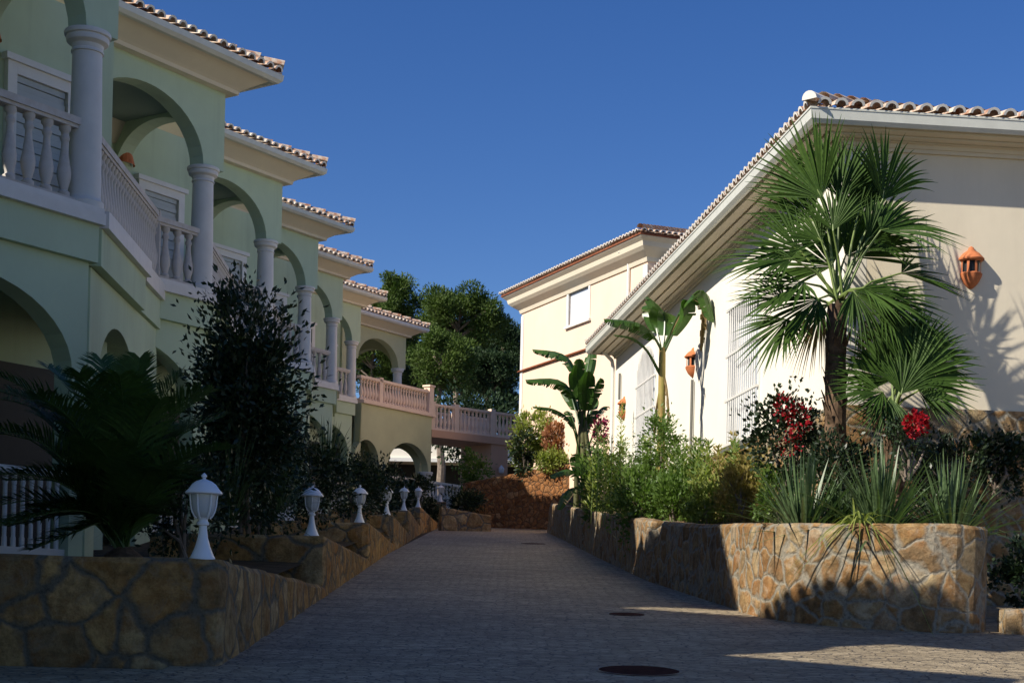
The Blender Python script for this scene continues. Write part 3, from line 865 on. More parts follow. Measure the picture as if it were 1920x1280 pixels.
for x0, x1 in ((.0, .22), (LY - .25, LY + .03)):
    q = MB(); q.box(x0, x1, .001, .03, 2.0, ZYT - .55, fy); q.build('quoin_strip', M['trim'], yb)
prof = [(0, 11.0), (.05, 11.0), (.09, 11.12), (.30, 11.28), (.40, 11.38), (.44, 11.52), (.56, 11.62), (.60, 11.70), (0, 11.70)]
path = [(fy(-.0, -DY, 0), -YD), (fy(0, 0, 0), YN - YD), (fy(LY, 0, 0), YN + YD), (fy(LY, -DY, 0), YD)]
cb = MB(); cb.sweep(prof, path); cb.build('eaves_cornice', M['cornice'], yb)
eb = MB(); eb.sweep([(.562, 11.645), (.61, 11.66), (.61, 11.715), (.602, 11.715)], path); eb.build('eaves_tile_edge', M['eave_tile'], yb)
SLY = .30; a0, a1, m1, m0, ze = -.62, LY + .62, .62, -DY - .6, 11.74
half = (a1 - a0) / 2 * .9; hm = (m1 - m0) / 2
hh = min(half, hm); zr = ze + hh * SLY
P_ = [fy(a0, m1, ze), fy(a1, m1, ze), fy(a1, m0, ze), fy(a0, m0, ze), fy(a0 + hh, m1 - hh, zr), fy(a1 - hh, m1 - hh, zr)]
rf = MB(); rf.add(P_, [(0, 1, 5, 4), (1, 2, 5), (2, 3, 4, 5), (3, 0, 4), (3, 2, 1, 0)])
roof = rf.build('roof', M['tile'], yb)
tb, te, te2 = MB(), MB(), MB(); hyp = math.sqrt(1 + SLY ** 2)
tiles(tb, te, Vector(P_[0]), YD, -YN + Vector((0, 0, SLY)), a1 - a0, lambda x: min(hh, x, (a1 - a0) - x) * hyp)
tiles(tb, te2, Vector(P_[1]), -YN, -YD + Vector((0, 0, SLY)), m1 - m0, lambda x: min(hh, x, (m1 - m0) - x) * hyp)
ridge_caps(tb, Vector(P_[1]) + Vector((0, 0, .07)), Vector(P_[5]) + Vector((0, 0, .09)))
tb.build('barrel_tiles', M['tile'], roof, True, False); te.build('tile_mortar', M['mortar'], roof, False, False); te2.build('tile_mortar', M['mortar'], roof, False, False)
# lower tiled drip canopy across the facade
pc, tc = on_line(1040, 674, YC, YD)
cn = MB(); cn.prism([(.0, pc.z - .045), (.10, pc.z - .05), (.11, pc.z - .02), (.0, pc.z + .04)], -.1, LY, lambda m, a, z: fy(a, m, z))
cn.build('drip_canopy', M['eave_tile'], yb)
pp = MB(); pp.tube([fy(LY - 1.15, .42, 11.5), fy(LY - 1.15, .08, 11.2), fy(LY - 1.15, .06, 11.0), fy(LY - 1.15, .06, 2.5)], .05, 8); pp.build('downpipe', M['trim'], yb, True)
# corner porch on the near end
pr = MB(); pr.box(LY + .001, LY + .9, -1.6, -.4, 10.6, 11.0, fy); pr.box(LY + .001, LY + .25, -.75, -.4, 2.5, 10.6, fy); pr.box(LY + .55, LY + .9, -1.6, -1.2, 2.5, 10.6, fy)
pr.build('corner_porch', M['trim'], yb)
pr = MB(); pr.box(LY + .001, LY + .05, -3.4, -1.7, 8.6, 10.4, fy); pr.build('end_window', M['glass'], yb)

# ================================================================== FAR HOUSE SEEN UNDER THE BRIDGE
fh = thing('far_house', 'low white house with dark carport seen beneath the footbridge', 'house', (-3.5, 74, 5.0))
w = MB(); w.box(-5, 5, 0, 5, 2.3, 3.3, None); w.box(-5, -4, 0, 5, -1, 2.3); w.box(2.2, 2.6, 0, .4, -1, 2.3); w.box(-4, 5, 4.7, 5, -1, 2.3); w.build('wall', M['white_render'], fh)
w = MB(); w.box(-5.1, 5.1, -.15, 0, 2.2, 2.38); w.build('white_band', M['trim'], fh)
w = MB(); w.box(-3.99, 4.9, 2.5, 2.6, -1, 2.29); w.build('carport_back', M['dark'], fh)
# ================================================================== GARDEN WALLS
from mathutils import noise as mnoise
def wall_run(mb, pts, tops, thick, foot=-.4, cap=.03):
    """masonry wall along pts (x, y) with a top height per point; thick to the right of travel (+) or left (-)"""
    # refine the run so the faces can be roughened
    rp, rt = [pts[0]], [tops[0]]
    for i in range(1, len(pts)):
        d = math.dist(pts[i - 1], pts[i]); k = max(1, int(d / .16))
        for j in range(1, k + 1):
            f = j / k
            rp.append((pts[i - 1][0] + (pts[i][0] - pts[i - 1][0]) * f, pts[i - 1][1] + (pts[i][1] - pts[i - 1][1]) * f)); rt.append(tops[i - 1] + (tops[i] - tops[i - 1]) * f)
    n = len(rp)
    P = [Vector((p[0], p[1], 0)) for p in rp]
    out = []
    for i in range(n):
        a = P[min(i + 1, n - 1)] - P[max(i - 1, 0)]
        a.normalize(); out.append(Vector((a.y, -a.x, 0)))
    base = len(mb.v)
    def rough(p):
        v = mnoise.noise_vector(p * 3.1) * .022 + mnoise.noise_vector(p * 9.0) * .012
        return p + Vector((v.x, v.y, v.z * .7))
    NV_ = 8
    for i in range(n):
        zb = road_z(P[i].y) + foot; zt = rt[i]; q = P[i] + out[i] * thick
        ring = [Vector((P[i].x, P[i].y, zb + (zt - .04 - zb) * j / (NV_ - 1))) for j in range(NV_)]
        a1, a2 = P[i] + out[i] * thick * .09, q - out[i] * thick * .09; mid = (a1 + a2) / 2
        ring += [Vector((a1.x, a1.y, zt)), Vector((mid.x, mid.y, zt + .008)), Vector((a2.x, a2.y, zt)), Vector((q.x, q.y, zt - .04)), Vector((q.x, q.y, zb))]
        mb.v.extend([tuple(rough(v)) for v in ring])
    m = NV_ + 5
    for i in range(n - 1):
        for k in range(m):
            k2 = (k + 1) % m
            mb.f.append((base + i * m + k, base + i * m + k2, base + i * m + m + k2, base + i * m + m + k))
    mb.f.append(tuple(base + k for k in range(m))); mb.f.append(tuple(base + (n - 1) * m + k for k in reversed(range(m))))

def lerp_path(pts, step=.4):
    out = [pts[0]]
    for a, b in zip(pts[:-1], pts[1:]):
        d = math.dist(a, b); k = max(1, int(d / step))
        for i in range(1, k + 1): out.append(tuple(a[j] + (b[j] - a[j]) * i / k for j in range(len(a))))
    return out

# left: one stone bay per lantern; its front faces the camera, its flank sinks into the rising drive
BAYS = [(-2.23, 11.4), (-2.36, 18.75), (-2.50, 25.9), (-2.66, 33.1), (-2.78, 39.9), (-2.90, 46.6)]
ORD = ['nearest', 'second', 'third', 'fourth', 'fifth', 'farthest']
for k, (x, y) in enumerate(BAYS):
    b = MB()
    h = .82 if k == 0 else .76
    zt = road_z(y) + h
    fx = -6.2 if k == 0 else x - 2.2
    if k + 1 < len(BAYS): x2, y2 = BAYS[k + 1]
    else: x2, y2 = -2.55, 49.4
    fp = lerp_path([(fx, y), (x - .12, y)], .5)
    side = lerp_path([(x - .03, y + .03), (x, y + .14), (x2, y2 + .3)], .5)
    tops = [zt] * len(fp)
    for p in side:
        t = max(0, (p[1] - y - .3) / (y2 + .3 - y))
        tops.append(zt + (road_z(y2 + .3) + (.10 if k < 5 else .2) - zt) * min(1, t))
    wall_run(b, fp + side, tops, -.34)
    tag(b.build('stone_wall', M['stone']), f'stone planter wall with sloping flank under the {ORD[k]} lantern of the left row', 'wall', 'stepped stone planter walls left of the drive')
b = MB()
p0, p1 = at(829, 950, 48.0), at(921, 968, 48.6)
wall_run(b, lerp_path([(p0.x, 48.0), (p1.x, 48.6)], .3), [p0.z + (p1.z - p0.z) * i / len(lerp_path([(p0.x, 48.0), (p1.x, 48.6)], .3)) for i in range(len(lerp_path([(p0.x, 48.0), (p1.x, 48.6)], .3)))], -.35)
tag(b.build('stone_wall', M['stone']), 'low stone wall at the top of the drive with its top sloping down to the right', 'wall')
# retaining wall closing the drive
b = MB()
q0, q1, q2 = at(868, 905, 53.6), at(1030, 875, 52.1), at(1120, 858, 50.6)
pts = lerp_path([(q0.x, q0.y, q0.z), (q1.x, q1.y, q1.z), (q2.x + 2.0, q2.y - 1.0, q2.z + .3)], .4)
wall_run(b, [(p[0], p[1]) for p in pts], [p[2] for p in pts], -.5, -.6)
tag(b.build('retaining_wall', M['rubble']), 'tall reddish rubble retaining wall closing the end of the drive', 'wall')
sheet('terrace_bank', M['soil'], [0, .25, .5, .75, 1], [0, .5, 1], lambda x, y: 0)   # reshaped just below
bk = bpy.data.objects['terrace_bank']
for v in bk.data.vertices:
    t, s = v.co.x, v.co.y
    e = Vector(q0).lerp(Vector((q2.x + 2, q2.y - 1, q2.z + .3)), t)
    v.co = (e.x + .25 + s * 1.2, e.y + .35 + s * 5.0, e.z - .12 + s * .3)

# right: curved planter, then notched bays running up the drive
def right_top(y): return max(1.0, 1.0 + .049 * (y - 16)) if y < 20.5 else road_z(y) + .965
front = [(5.20, 19.4), (5.20, 17.2), (5.19, 16.55), (5.14, 16.2), (5.03, 15.92), (4.86, 15.74), (4.64, 15.65), (4.4, 15.65), (3.88, 15.90), (3.4, 16.22), (3.06, 16.62), (2.86, 17.1), (2.75, 17.7), (2.69, 18.4), (2.56, 19.6), (2.42, 20.9), (2.24, 22.5), (2.13, 23.5)]
fpth = lerp_path(front, .35)
def swoop(y, y0, y1, zt):
    if y < y0: return zt
    t = min(1, (y - y0) / (y1 - y0))
    return zt + (road_z(y1) + .03 - zt) * (t * .35 + .65 * t * t)
b = MB(); wall_run(b, fpth, [swoop(p[1], 22.5, 23.5, right_top(p[1])) if p[0] < 3 else right_top(p[1]) for p in fpth], .36)
tag(b.build('stone_wall', M['stone_fine']), 'curved sunlit planter wall of honey-coloured stone at the right front', 'wall')
SECT = [(23.62, 27.3), (27.42, 35.2), (35.35, 41.2), (41.35, 48.6)]
def rx(y): return float(np.interp(y, [15, 18.4, 23.5, 30.2, 40.6, 47.5, 50], [2.75, 2.69, 2.13, 1.82, 1.44, 1.15, 1.0]))
for (y0, y1), o in zip(SECT, ('first', 'second', 'third', 'last')):
    pth = [(rx(y0) + 1.3, y0)] + lerp_path([(rx(y0) + .05, y0), (rx(y0 + .1), y0 + .1)], .5) + lerp_path([(rx(y0 + .5), y0 + .5), (rx((y0 + y1) / 2), (y0 + y1) / 2), (rx(y1), y1)], .4)
    b = MB(); wall_run(b, pth, [swoop(p[1], y1 - 1.0, y1, road_z(p[1]) + .95) for p in pth], .34)
    tag(b.build('stone_wall', M['stone_fine']), f'shaded stone planter wall along the right of the drive, {o} section beyond the curved planter', 'wall', 'notched stone planter walls right of the drive')
b = MB(); wall_run(b, lerp_path([(9.0, 15.9), (5.2, 16.0)], .5), [.12] * len(lerp_path([(9.0, 15.9), (5.2, 16.0)], .5)), -.3)
tag(b.build('stone_wall', M['stone_fine']), 'very low stone kerb wall at the right edge beside the curved planter', 'wall')

# planting beds
b = MB()
V = []
ys = [11.6 + 1.5 * i for i in range(27)]
for y in ys:
    for t in (0, .3, .6, 1): V.append((-2.5 - .1 * (y - 11) / 7 - t * 3.2, y, road_z(y) + .42 + .05 * t))
b.add(V, [(4 * j + i, 4 * j + i + 1, 4 * j + 4 + i + 1, 4 * j + 4 + i) for j in range(26) for i in range(3)])
o = b.build('planting_bed', M['soil']); o['kind'] = 'structure'
b = MB(); V = []
ys = [16.1 + 1.2 * i for i in range(28)]
for y in ys:
    x0 = (rx(y) + .2) if y > 17.2 else float(np.interp(y, [15.7, 16.2, 17.2], [5.0, 3.6, 3.05]))
    x1 = 5.0 if y < 19.5 else max(x0 + .3, 4.24 - .1132 * (y - 19.69) + .2)
    for t in (0, .35, .7, 1): V.append((x0 + (x1 - x0) * t, y, road_z(y) + .80 + .5 * t * min(1, max(0, (y - 18) / 3))))
b.add(V, [(4 * j + i, 4 * j + i + 1, 4 * j + 4 + i + 1, 4 * j + 4 + i) for j in range(27) for i in range(3)])
o = b.build('planting_bed', M['soil']); o['kind'] = 'structure'

# ================================================================== BOLLARD LANTERNS
def make_lamp(label):
    t = thing('bollard_lantern', label, 'lantern', group='white lanterns along the left planter wall')
    s = MB(); s.lathe([(.098, 0), (.098, .012), (.085, .035), (.058, .10), (.040, .17), (.031, .24), (.030, .262), (.046, .268), (.046, .285), (.036, .295), (.034, .31), (.045, .325)], seg=16)
    s.build('stem', M['lamp_white'], t, True)
    g = MB(); g.lathe([(.040, .322), (.060, .335), (.078, .37), (.089, .42), (.096, .50), (.096, .515)], seg=24); gl = g.build('globe', M['lamp_glass'], t, True)
    r = MB()
    for k in range(6):
        an = 2 * math.pi * k / 6 + .26
        r.tube([(.05 * math.cos(an), .05 * math.sin(an), .318), (.068 * math.cos(an), .068 * math.sin(an), .335), (.086 * math.cos(an), .086 * math.sin(an), .372), (.097 * math.cos(an), .097 * math.sin(an), .42), (.104 * math.cos(an), .104 * math.sin(an), .51)], .007, 5)
    r.build('globe_ribs', M['lamp_white'], gl)
    h = MB(); h.lathe([(.136, .505), (.143, .511), (.141, .522), (.118, .545), (.109, .558), (.092, .582), (.060, .606), (.032, .616), (.018, .622)], seg=24); h.build('hood', M['lamp_white'], t, True)
    f = MB(); f.lathe([(.014, .62), (.012, .632), (.022, .64), (.022, .652), (.010, .664), (.001, .672)], seg=12); f.build('finial', M['lamp_white'], t, True)
    return t
LAMPS = [(379, 1062, 11.56), (584, 1001, 18.92), (674, 971, 26.1), (725, 964, 33.3), (757, 957, 40.1), (784, 951, 46.8)]
lamp = None
for k, (px, py, Y) in enumerate(LAMPS):
    lab = f'white glass lantern on the {ORD[k]} stone bay, ' + ['largest of the row', 'before the dark shrubs', 'with a dark patch on its hood', 'in mid row', 'just before the smallest pair', 'last on the stepped bays'][k]
    if lamp is None: lamp = make_lamp(lab); l = lamp
    else: l = copy_tree(lamp); l['label'] = lab
    p = at(px, py, Y); zt = road_z(BAYS[k][1]) + (.82 if k == 0 else .76)
    l.location = (p.x, Y, zt); l.rotation_euler.z = .37 * k
l = copy_tree(lamp); l['label'] = 'small white lantern standing apart beyond the gap, over the low end wall'
p = at(826, 941, 54.6); l.location = p
b = MB(); b.box(-.2, .2, -.2, .2, -2.4, 0); o = b.build('lantern_post', M['stone'], None, loc=tuple(p)); tag(o, 'stone post carrying the last small lantern behind the low end wall', 'post')

# ================================================================== MANHOLE COVERS
def cover(px, py, Y, r, lab):
    p = at(px, py, Y)
    t = thing('manhole_cover', lab, 'manhole cover', (p.x, Y, road_z(Y)), 0, 'manhole covers in the drive')
    t.rotation_euler.x = math.atan(.081)
    c = MB(); c.lathe([(r * .93, .0), (r * .93, .007), (r * .4, .011), (r * .02, .012)], seg=36); c.build('plate', M['iron'], t, True)
    c = MB(); n = 36
    for i in range(n):
        a, a2 = 2 * math.pi * i / n, 2 * math.pi * (i + 1) / n
        c.add([(r * .95 * math.cos(a), r * .95 * math.sin(a), .009), (r * math.cos(a), r * math.sin(a), .009), (r * math.cos(a2), r * math.sin(a2), .009), (r * .95 * math.cos(a2), r * .95 * math.sin(a2), .009)], [(0, 1, 2, 3)])
    c.build('ring', M['dark_line'], t)
cover(1198, 1258, 11.75, .34, 'rusty round manhole cover in the foreground of the drive')
cover(1175, 1152, 17.1, .22, 'small manhole cover near the curved planter wall')
cover(1000, 1018, 38.5, .34, 'round manhole cover far up the drive beside the right wall')

# ================================================================== PLANTS
def unit(v): return v / np.maximum(1e-9, np.linalg.norm(v, axis=-1, keepdims=True))

def leaf_quads(P, A, size, aspect=.45, jitter=.6, rng=RNG):
    """rhombic leaves at P growing along A"""
    n = len(P)
    A = unit(A + rng.normal(0, jitter, (n, 3)))
    Bv = unit(np.cross(A, unit(rng.normal(0, 1, (n, 3)))))
    s = (size * rng.uniform(.6, 1.25, n))[:, None]
    N_ = np.cross(A, Bv)
    m = P + A * s * .45
    V = np.stack([P, m + Bv * s * aspect * .5 + N_ * s * .06, P + A * s, m - Bv * s * aspect * .5 + N_ * s * .06], 1).reshape(-1, 3)
    return V, np.arange(4 * n).reshape(n, 4)

def shrub(name, label, cat, c, rad, n, size, mat, clumps=30, aspect=.45, up=.35, spikes=0, group=None, stems=5, shell=.75, rng=None, extra=None, clump_r=.28):
    rng = rng or RNG
    c = np.array(c, float); rad = np.array(rad, float)
    t = thing(name, label, cat, tuple(c - np.array([0, 0, rad[2]])), 0, group)
    off = np.array([0, 0, rad[2]])
    d = unit(rng.normal(0, 1, (clumps, 3))); rr = rng.uniform(shell * .55, 1.05, (clumps, 1))
    K = d * rr * rad
    who = rng.integers(0, clumps, n)
    P = K[who] + rng.normal(0, 1, (n, 3)) * clump_r * rad.mean() * rng.uniform(.3, 1.1, (clumps, 1))[who]
    A = unit(P / rad + 1e-6) + np.array([0, 0, up])
    V, Fq = leaf_quads(P + off, A, size, aspect, .65, rng)
    np_mesh('foliage', mat, V, Fq, t)
    b = MB()
    for i in range(stems):
        k = K[rng.integers(0, clumps)]
        e = off + k * .85
        b.tube([(rng.uniform(-.1, .1) * rad[0], rng.uniform(-.1, .1) * rad[1], -.1), tuple((e * .5) + rng.normal(0, .06, 3)), tuple(e)], [.03, .02, .008], 6)
    b.build('stem', M['tree_bark'], t)
    if extra:
        for nm, emat, ec, er, en, es in extra:
            er = np.array(er); P = np.array(ec) + unit(rng.normal(0, 1, (en, 3))) * er * rng.uniform(.5, 1, (en, 1))
            V, Fq = leaf_quads(P + off, unit(P - np.array(ec)) + np.array([0, -.4, .2]), es, .75, .7, rng)
            np_mesh(nm, emat, V, Fq, t)
    return t

def fan_leaf(mb, hub, axis, nrm, Rl, n=30, spread=100, droop=.18, rng=random):
    """costapalmate leaf: blades joined near the hub, free and drooping at the tips"""
    hub, axis, nrm = Vector(hub), Vector(axis).normalized(), Vector(nrm).normalized()
    side = axis.cross(nrm).normalized(); nrm = side.cross(axis).normalized()
    for i in range(n):
        a = R(spread) * (2 * (i + .5) / n - 1)
        d = axis * math.cos(a) + side * math.sin(a)
        # blades fold the leaf into a shallow bowl
        d = (d + nrm * (.30 * abs(math.sin(a)) - .1 + rng.uniform(-.06, .06)) + side * rng.uniform(-.03, .03)).normalized()
        w = d.cross(nrm).normalized()
        L = Rl * (1 - .22 * (abs(a) / R(spread)) ** 2) * rng.uniform(.9, 1.06)
        da = R(spread) * 2 / n
        base = len(mb.v)
        st = (0.02, .22, .44, .60, .74, .88, 1.0)
        for q in st:
            rr = L * q
            half = min(rr * da * .60, L * .52 * da * .60 * (1 if q < .55 else max(.05, (1 - (q - .52) / .49))))
            dr = Vector((0, 0, -1)) * droop * Rl * max(0, q - .45) ** 1.7 * 2.2
            p = hub + d * rr + dr
            fold = nrm * half * (.55 if i % 2 == 0 else .5)
            mb.v.append(tuple(p - w * half + fold)); mb.v.append(tuple(p)); mb.v.append(tuple(p + w * half + fold))
        for k in range(len(st) - 1):
            for j in (0, 1):
                mb.f.append((base + 3 * k + j, base + 3 * k + j + 1, base + 3 * k + 4 + j, base + 3 * k + 3 + j))

def fan_palm(label, base, top, Y, leaves, r0, r1, Rscale=1.0):
    b3, t3 = at(*base, Y), at(*top, Y)
    t = thing('fan_palm', label, 'palm', tuple(b3))
    if r0 > 0:
        tr = MB(); n = 16; pts, rs = [], []
        for i in range(n + 1):
            q = i / n
            pts.append(b3.lerp(t3, q) - b3 + Vector((.03 * math.sin(q * 5), 0, -.3 if i == 0 else 0))); rs.append((r0 + (r1 - r0) * q) * (1 + .06 * (i % 2)))
        tr.tube(pts, rs, 14)
        # old leaf bases
        for i in range(70):
            q = random.random(); an = random.uniform(0, 6.28); rr = r0 + (r1 - r0) * q
            c = b3.lerp(t3, q) - b3; d = Vector((math.cos(an), math.sin(an), 0))
            s = d.cross(Vector((0, 0, 1)))
            o = c + d * rr * .9
            tr.add([o - s * .05, o + s * .05, o + s * .015 + d * .07 + Vector((0, 0, .16)), o - s * .015 + d * .07 + Vector((0, 0, .16))], [(0, 1, 2, 3)])
        tr.build('trunk', M['bark'], t)
    pr = MB()
    for hub, tip, dyh, dyt, facing, dry in leaves:
        h, e = at(*hub, Y + dyh), at(*tip, Y + dyt)
        m = MB()
        axis = e - h
        L = axis.length * Rscale
        nrm = Vector(facing)
        fan_leaf(m, h - b3, axis, nrm, L * 1.06, 26, (random.uniform(52, 66) if abs(tip[0] - hub[0]) < 110 and tip[1] < hub[1] - 60 else random.uniform(62, 80)) if not dry else 55, random.uniform(.05, .20) if not dry else .5)
        m.build('frond', M['dry'] if dry else M['fan'], t, False, False)
        s = t3 + Vector((random.uniform(-.06, .06), random.uniform(-.06, .06), random.uniform(-.05, .12)))
        mid = s.lerp(h, .5) + Vector((0, 0, .10 * (h - s).length))
        pr.tube([s - b3, mid - b3, h - b3, h - b3 + axis * .12], [.022, .016, .011, .006], 6)
    pr.build('petiole', M['petiole'], t)
    return t

F_ = (-.25, -1, .35); FU = (-.2, -.6, .9); FL = (-.8, -.7, .4); FR = (.6, -.8, .4); FD = (-.1, -.9, .5)
big = [
    ((1541, 372), (1470, 232), .15, .3, (-.5, -.8, -.1), 0), ((1574, 372), (1572, 232), .35, .6, (.1, -1, -.1), 0), ((1655, 375), (1676, 225), .2, .35, (.4, -.9, -.2), 0),
    ((1562, 432), (1560, 335), -.25, -.15, (-.1, -1, .3), 0), ((1651, 432), (1782, 405), -.1, .15, (.3, -.6, .8), 0), ((1487, 485), (1335, 492), -.1, -.2, (-.2, -.6, .85), 0),
    ((1506, 530), (1385, 580), -.35, -.5, (-.5, -.6, .7), 0), ((1476, 598), (1412, 690), -.15, -.2, (-.7, -.6, .2), 0), ((1619, 540), (1745, 590), -.4, -.65, (.2, -.7, .9), 0),
    ((1690, 512), (1808, 540), .1, .3, (.3, -.5, .9), 0), ((1640, 590), (1785, 610), .1, .2, (.6, -.5, .6), 0), ((1470, 560), (1372, 540), .2, .3, (-.3, -.6, .8), 0),
    ((1618, 470), (1718, 455), .45, .6, (.2, -.4, .95), 0), ((1525, 415), (1430, 330), .4, .6, (-.6, -.6, .5), 0), ((1610, 395), (1625, 262), .55, .8, (.1, -.9, -.2), 0),
    ((1540, 585), (1490, 660), .2, .25, (-.3, -.8, .2), 1), ((1615, 600), (1650, 680), .15, .2, (.3, -.8, .2), 1), ((1585, 480), (1690, 340), .75, 1.1, (.3, -.8, .2), 0), ((1560, 500), (1450, 430), .7, 1.1, (-.3, -.8, .4), 0),
    ((1498, 468), (1392, 425), .1, .1, (-.4, -.8, .5), 0), ((1540, 452), (1478, 395), -.1, 0, (-.3, -1, .3), 0), ((1628, 448), (1705, 398), .0, .1, (.3, -1, .3), 0), ((1650, 562), (1768, 650), -.2, -.3, (.3, -.8, .5), 0), ((1535, 560), (1440, 625), -.3, -.35, (-.4, -.8, .5), 0), ((1600, 545), (1665, 630), -.45, -.6, (.1, -1, .4), 0)]
fan_palm('tall fan palm with a shaggy brown trunk before the white house', (1552, 1000), (1575, 572), 18.3, big, .135, .12)
small = [
    ((1705, 715), (1836, 680), -.3, -.3, (.1, -1, .35), 0), ((1700, 705), (1752, 575), -.05, .1, (.2, -1, .0), 0), ((1685, 705), (1650, 585), .1, .25, (-.1, -1, .1), 0), ((1672, 712), (1574, 640), .0, .05, (-.3, -1, .3), 0),
    ((1655, 735), (1560, 730), -.3, -.5, (-.2, -.7, .75), 0), ((1668, 745), (1632, 812), -.4, -.55, (-.2, -1, .2), 0), ((1722, 732), (1812, 752), -.2, -.25, (.2, -1, .4), 0), ((1690, 690), (1705, 560), .35, .5, (0, -1, .1), 0),
    ((1690, 738), (1712, 650), -.5, -.45, (0, -1, .3), 0), ((1712, 690), (1800, 600), .25, .4, (.2, -1, .2), 0)]
fan_palm('small dark fan palm between the tall palm and the shaded gable', (1675, 980), (1672, 775), 17.9, small, .10, .08)

# ---- feather palm and strap-leaved clumps
def feather_frond(mb, pts, nl=46, ll=.36, wd=.016, droop=.3):
    """pts: rachis control points; pairs of narrow leaflets"""
    P = [Vector(p) for p in pts]
    def cur(t):
        n = len(P) - 1; x = t * n; i = min(int(x), n - 1); f = x - i
        p0, p1, p2, p3 = P[max(i - 1, 0)], P[i], P[i + 1], P[min(i + 2, n)]
        return .5 * ((2 * p1) + (p2 - p0) * f + (2 * p0 - 5 * p1 + 4 * p2 - p3) * f * f + (3 * p1 - p0 - 3 * p2 + p3) * f ** 3)
    mb.tube([cur(i / 10) for i in range(11)], [.014 - .0011 * i for i in range(11)], 5)
    for i in range(nl):
        t = .12 + .88 * i / (nl - 1)
        c = cur(t); tg = (cur(min(1, t + .02)) - cur(t - .02)).normalized()
        sd = tg.cross(Vector((0, 0, 1))).normalized(); upv = sd.cross(tg).normalized()
        L = ll * (math.sin(math.pi * (.16 + .78 * t)) * .9 + .12)
        for s in (-1, 1):
            d = (tg * .62 + sd * s * .78 + upv * .28 + Vector((random.gauss(0, .07), random.gauss(0, .07), random.gauss(0, .07)))).normalized()
            w = d.cross(upv).normalized() * wd * .5
            m = c + d * L * .5; e = c + d * L + Vector((0, 0, -droop * L * .5))
            mb.add([c - w * .5, c + w * .5, m + w, m - w], [(0, 1, 2, 3)])
            mb.add([m - w, m + w, e], [(0, 1, 2)])

cy = at(232, 1010, 13.6); cyb = Vector((cy.x, 13.6, road_z(13.6) + .42))
t = thing('feather_palm', 'dark feather palm with long arching fronds behind the nearest lantern', 'palm', tuple(cyb))
hd = MB(); hd.lathe([(.16, -.2), (.2, .1), (.17, .3), (.06, .38)], seg=14); hd.build('trunk', M['bark'], t)
tips = [(0, 705, -.4), (-40, 800, -.8), (10, 985, -1.0), (90, 690, .3), (190, 675, .5), (262, 672, .2), (340, 700, .2), (395, 735, -.1), (430, 840, -.5), (70, 740, -.9), (150, 700, -.8), (300, 750, -.9), (380, 900, -1.0), (10, 900, .2), (225, 705, -.9), (350, 800, .6), (90, 850, .8), (420, 780, .5), (60, 1030, -.6), (280, 800, 1.0), (130, 770, .9), (240, 690, .9), (175, 830, -1.1), (310, 880, -1.2)]
tips += [(random.uniform(-90, 440), random.uniform(715, 1010), random.uniform(-1.1, 1.0)) for _ in range(24)]
for px, py, dy in tips:
    e = at(px, py, 13.6 + dy) - cyb
    c0 = Vector((random.uniform(-.05, .05), random.uniform(-.05, .05), .34))
    hi = c0.lerp(e, .55) + Vector((0, 0, .16 + .22 * max(0, e.length - 1)))
    lo = c0.lerp(e, .22) + Vector((0, 0, .25))
    m = MB(); feather_frond(m, [c0, lo, hi, e], 60, .50, .024)
    m.build('frond', M['frond'], t, False, False)

def strap_clump(name, label, cat, base, n, L, wd, mat, lean=.6, droop=.5, group=None, lifted=(), up=1.0):
    b = Vector(base); t = thing(name, label, cat, tuple(b), 0, group)
    m = MB()
    for i in range(n):
        an = random.uniform(0, 6.283); le = abs(random.gauss(0, lean)); l_ = L * random.uniform(.55, 1.1)
        d = Vector((math.cos(an) * le, math.sin(an) * le, up)).normalized(); hz = Vector((math.cos(an), math.sin(an), 0))
        w = hz.cross(Vector((0, 0, 1))); tw = random.uniform(-.5, .5); w = (w * math.cos(tw) + hz * math.sin(tw)) * wd * random.uniform(.7, 1.1)
        o = Vector((math.cos(an), math.sin(an), 0)) * random.uniform(0, .12)
        base_i = len(m.v); k = 6
        for j in range(k + 1):
            q = j / k
            p = o + d * l_ * q + hz * (droop * le * l_ * q * q * .5) - Vector((0, 0, 1)) * droop * l_ * q ** 2.4 * le * .8
            h = w * (.5 + .5 * min(1, q * 4)) * (1 if q < .6 else max(.04, 1 - (q - .6) / .42)) * .5
            f = Vector((0, 0, 1)) * h.length * .3
            m.v.append(tuple(p - h + f)); m.v.append(tuple(p)); m.v.append(tuple(p + h + f))
        for j in range(k):
            for s in (0, 1): m.f.append((base_i + 3 * j + s, base_i + 3 * j + s + 1, base_i + 3 * j + 4 + s, base_i + 3 * j + 3 + s))
    m.build('blades', mat, t, False, False)
    return t
def bed_right(px, Y): 
    u, _ = der(px, 960); return Vector((u * Y / F, Y, road_z(Y) + .8))
strap_clump('flax_plant', 'grey-green flax clump at the left of the curved planter rim', 'plant', bed_right(1508, 17.1), 170, 1.15, .036, M['flax'], .55, .4)
strap_clump('flax_plant', 'largest flax clump in the middle of the curved planter', 'plant', bed_right(1650, 16.8), 260, 1.3, .038, M['flax'], .65, .45)
strap_clump('flax_plant', 'flax clump with leaning blades at the right end of the curved planter', 'plant', bed_right(1785, 16.7), 170, 1.15, .036, M['flax'], .7, .4)
strap_clump('flax_plant', 'small dark flax clump between the left and the largest flax clumps', 'plant', bed_right(1575, 17.3), 110, .95, .03, M['grass_dark'], .5, .4)
strap_clump('hanging_grass', 'pale tuft hanging over the rim of the curved planter', 'plant', at(1612, 975, 15.95) + Vector((0, 0, -.02)), 46, .34, .02, M['shrub_lime'], 1.3, 2.4)
strap_clump('grass_clump', 'arching dark grass clump beside the tall dark shrub', 'plant', at(430, 985, 16.6), 150, 1.25, .014, M['grass_dark'], .65, .7)
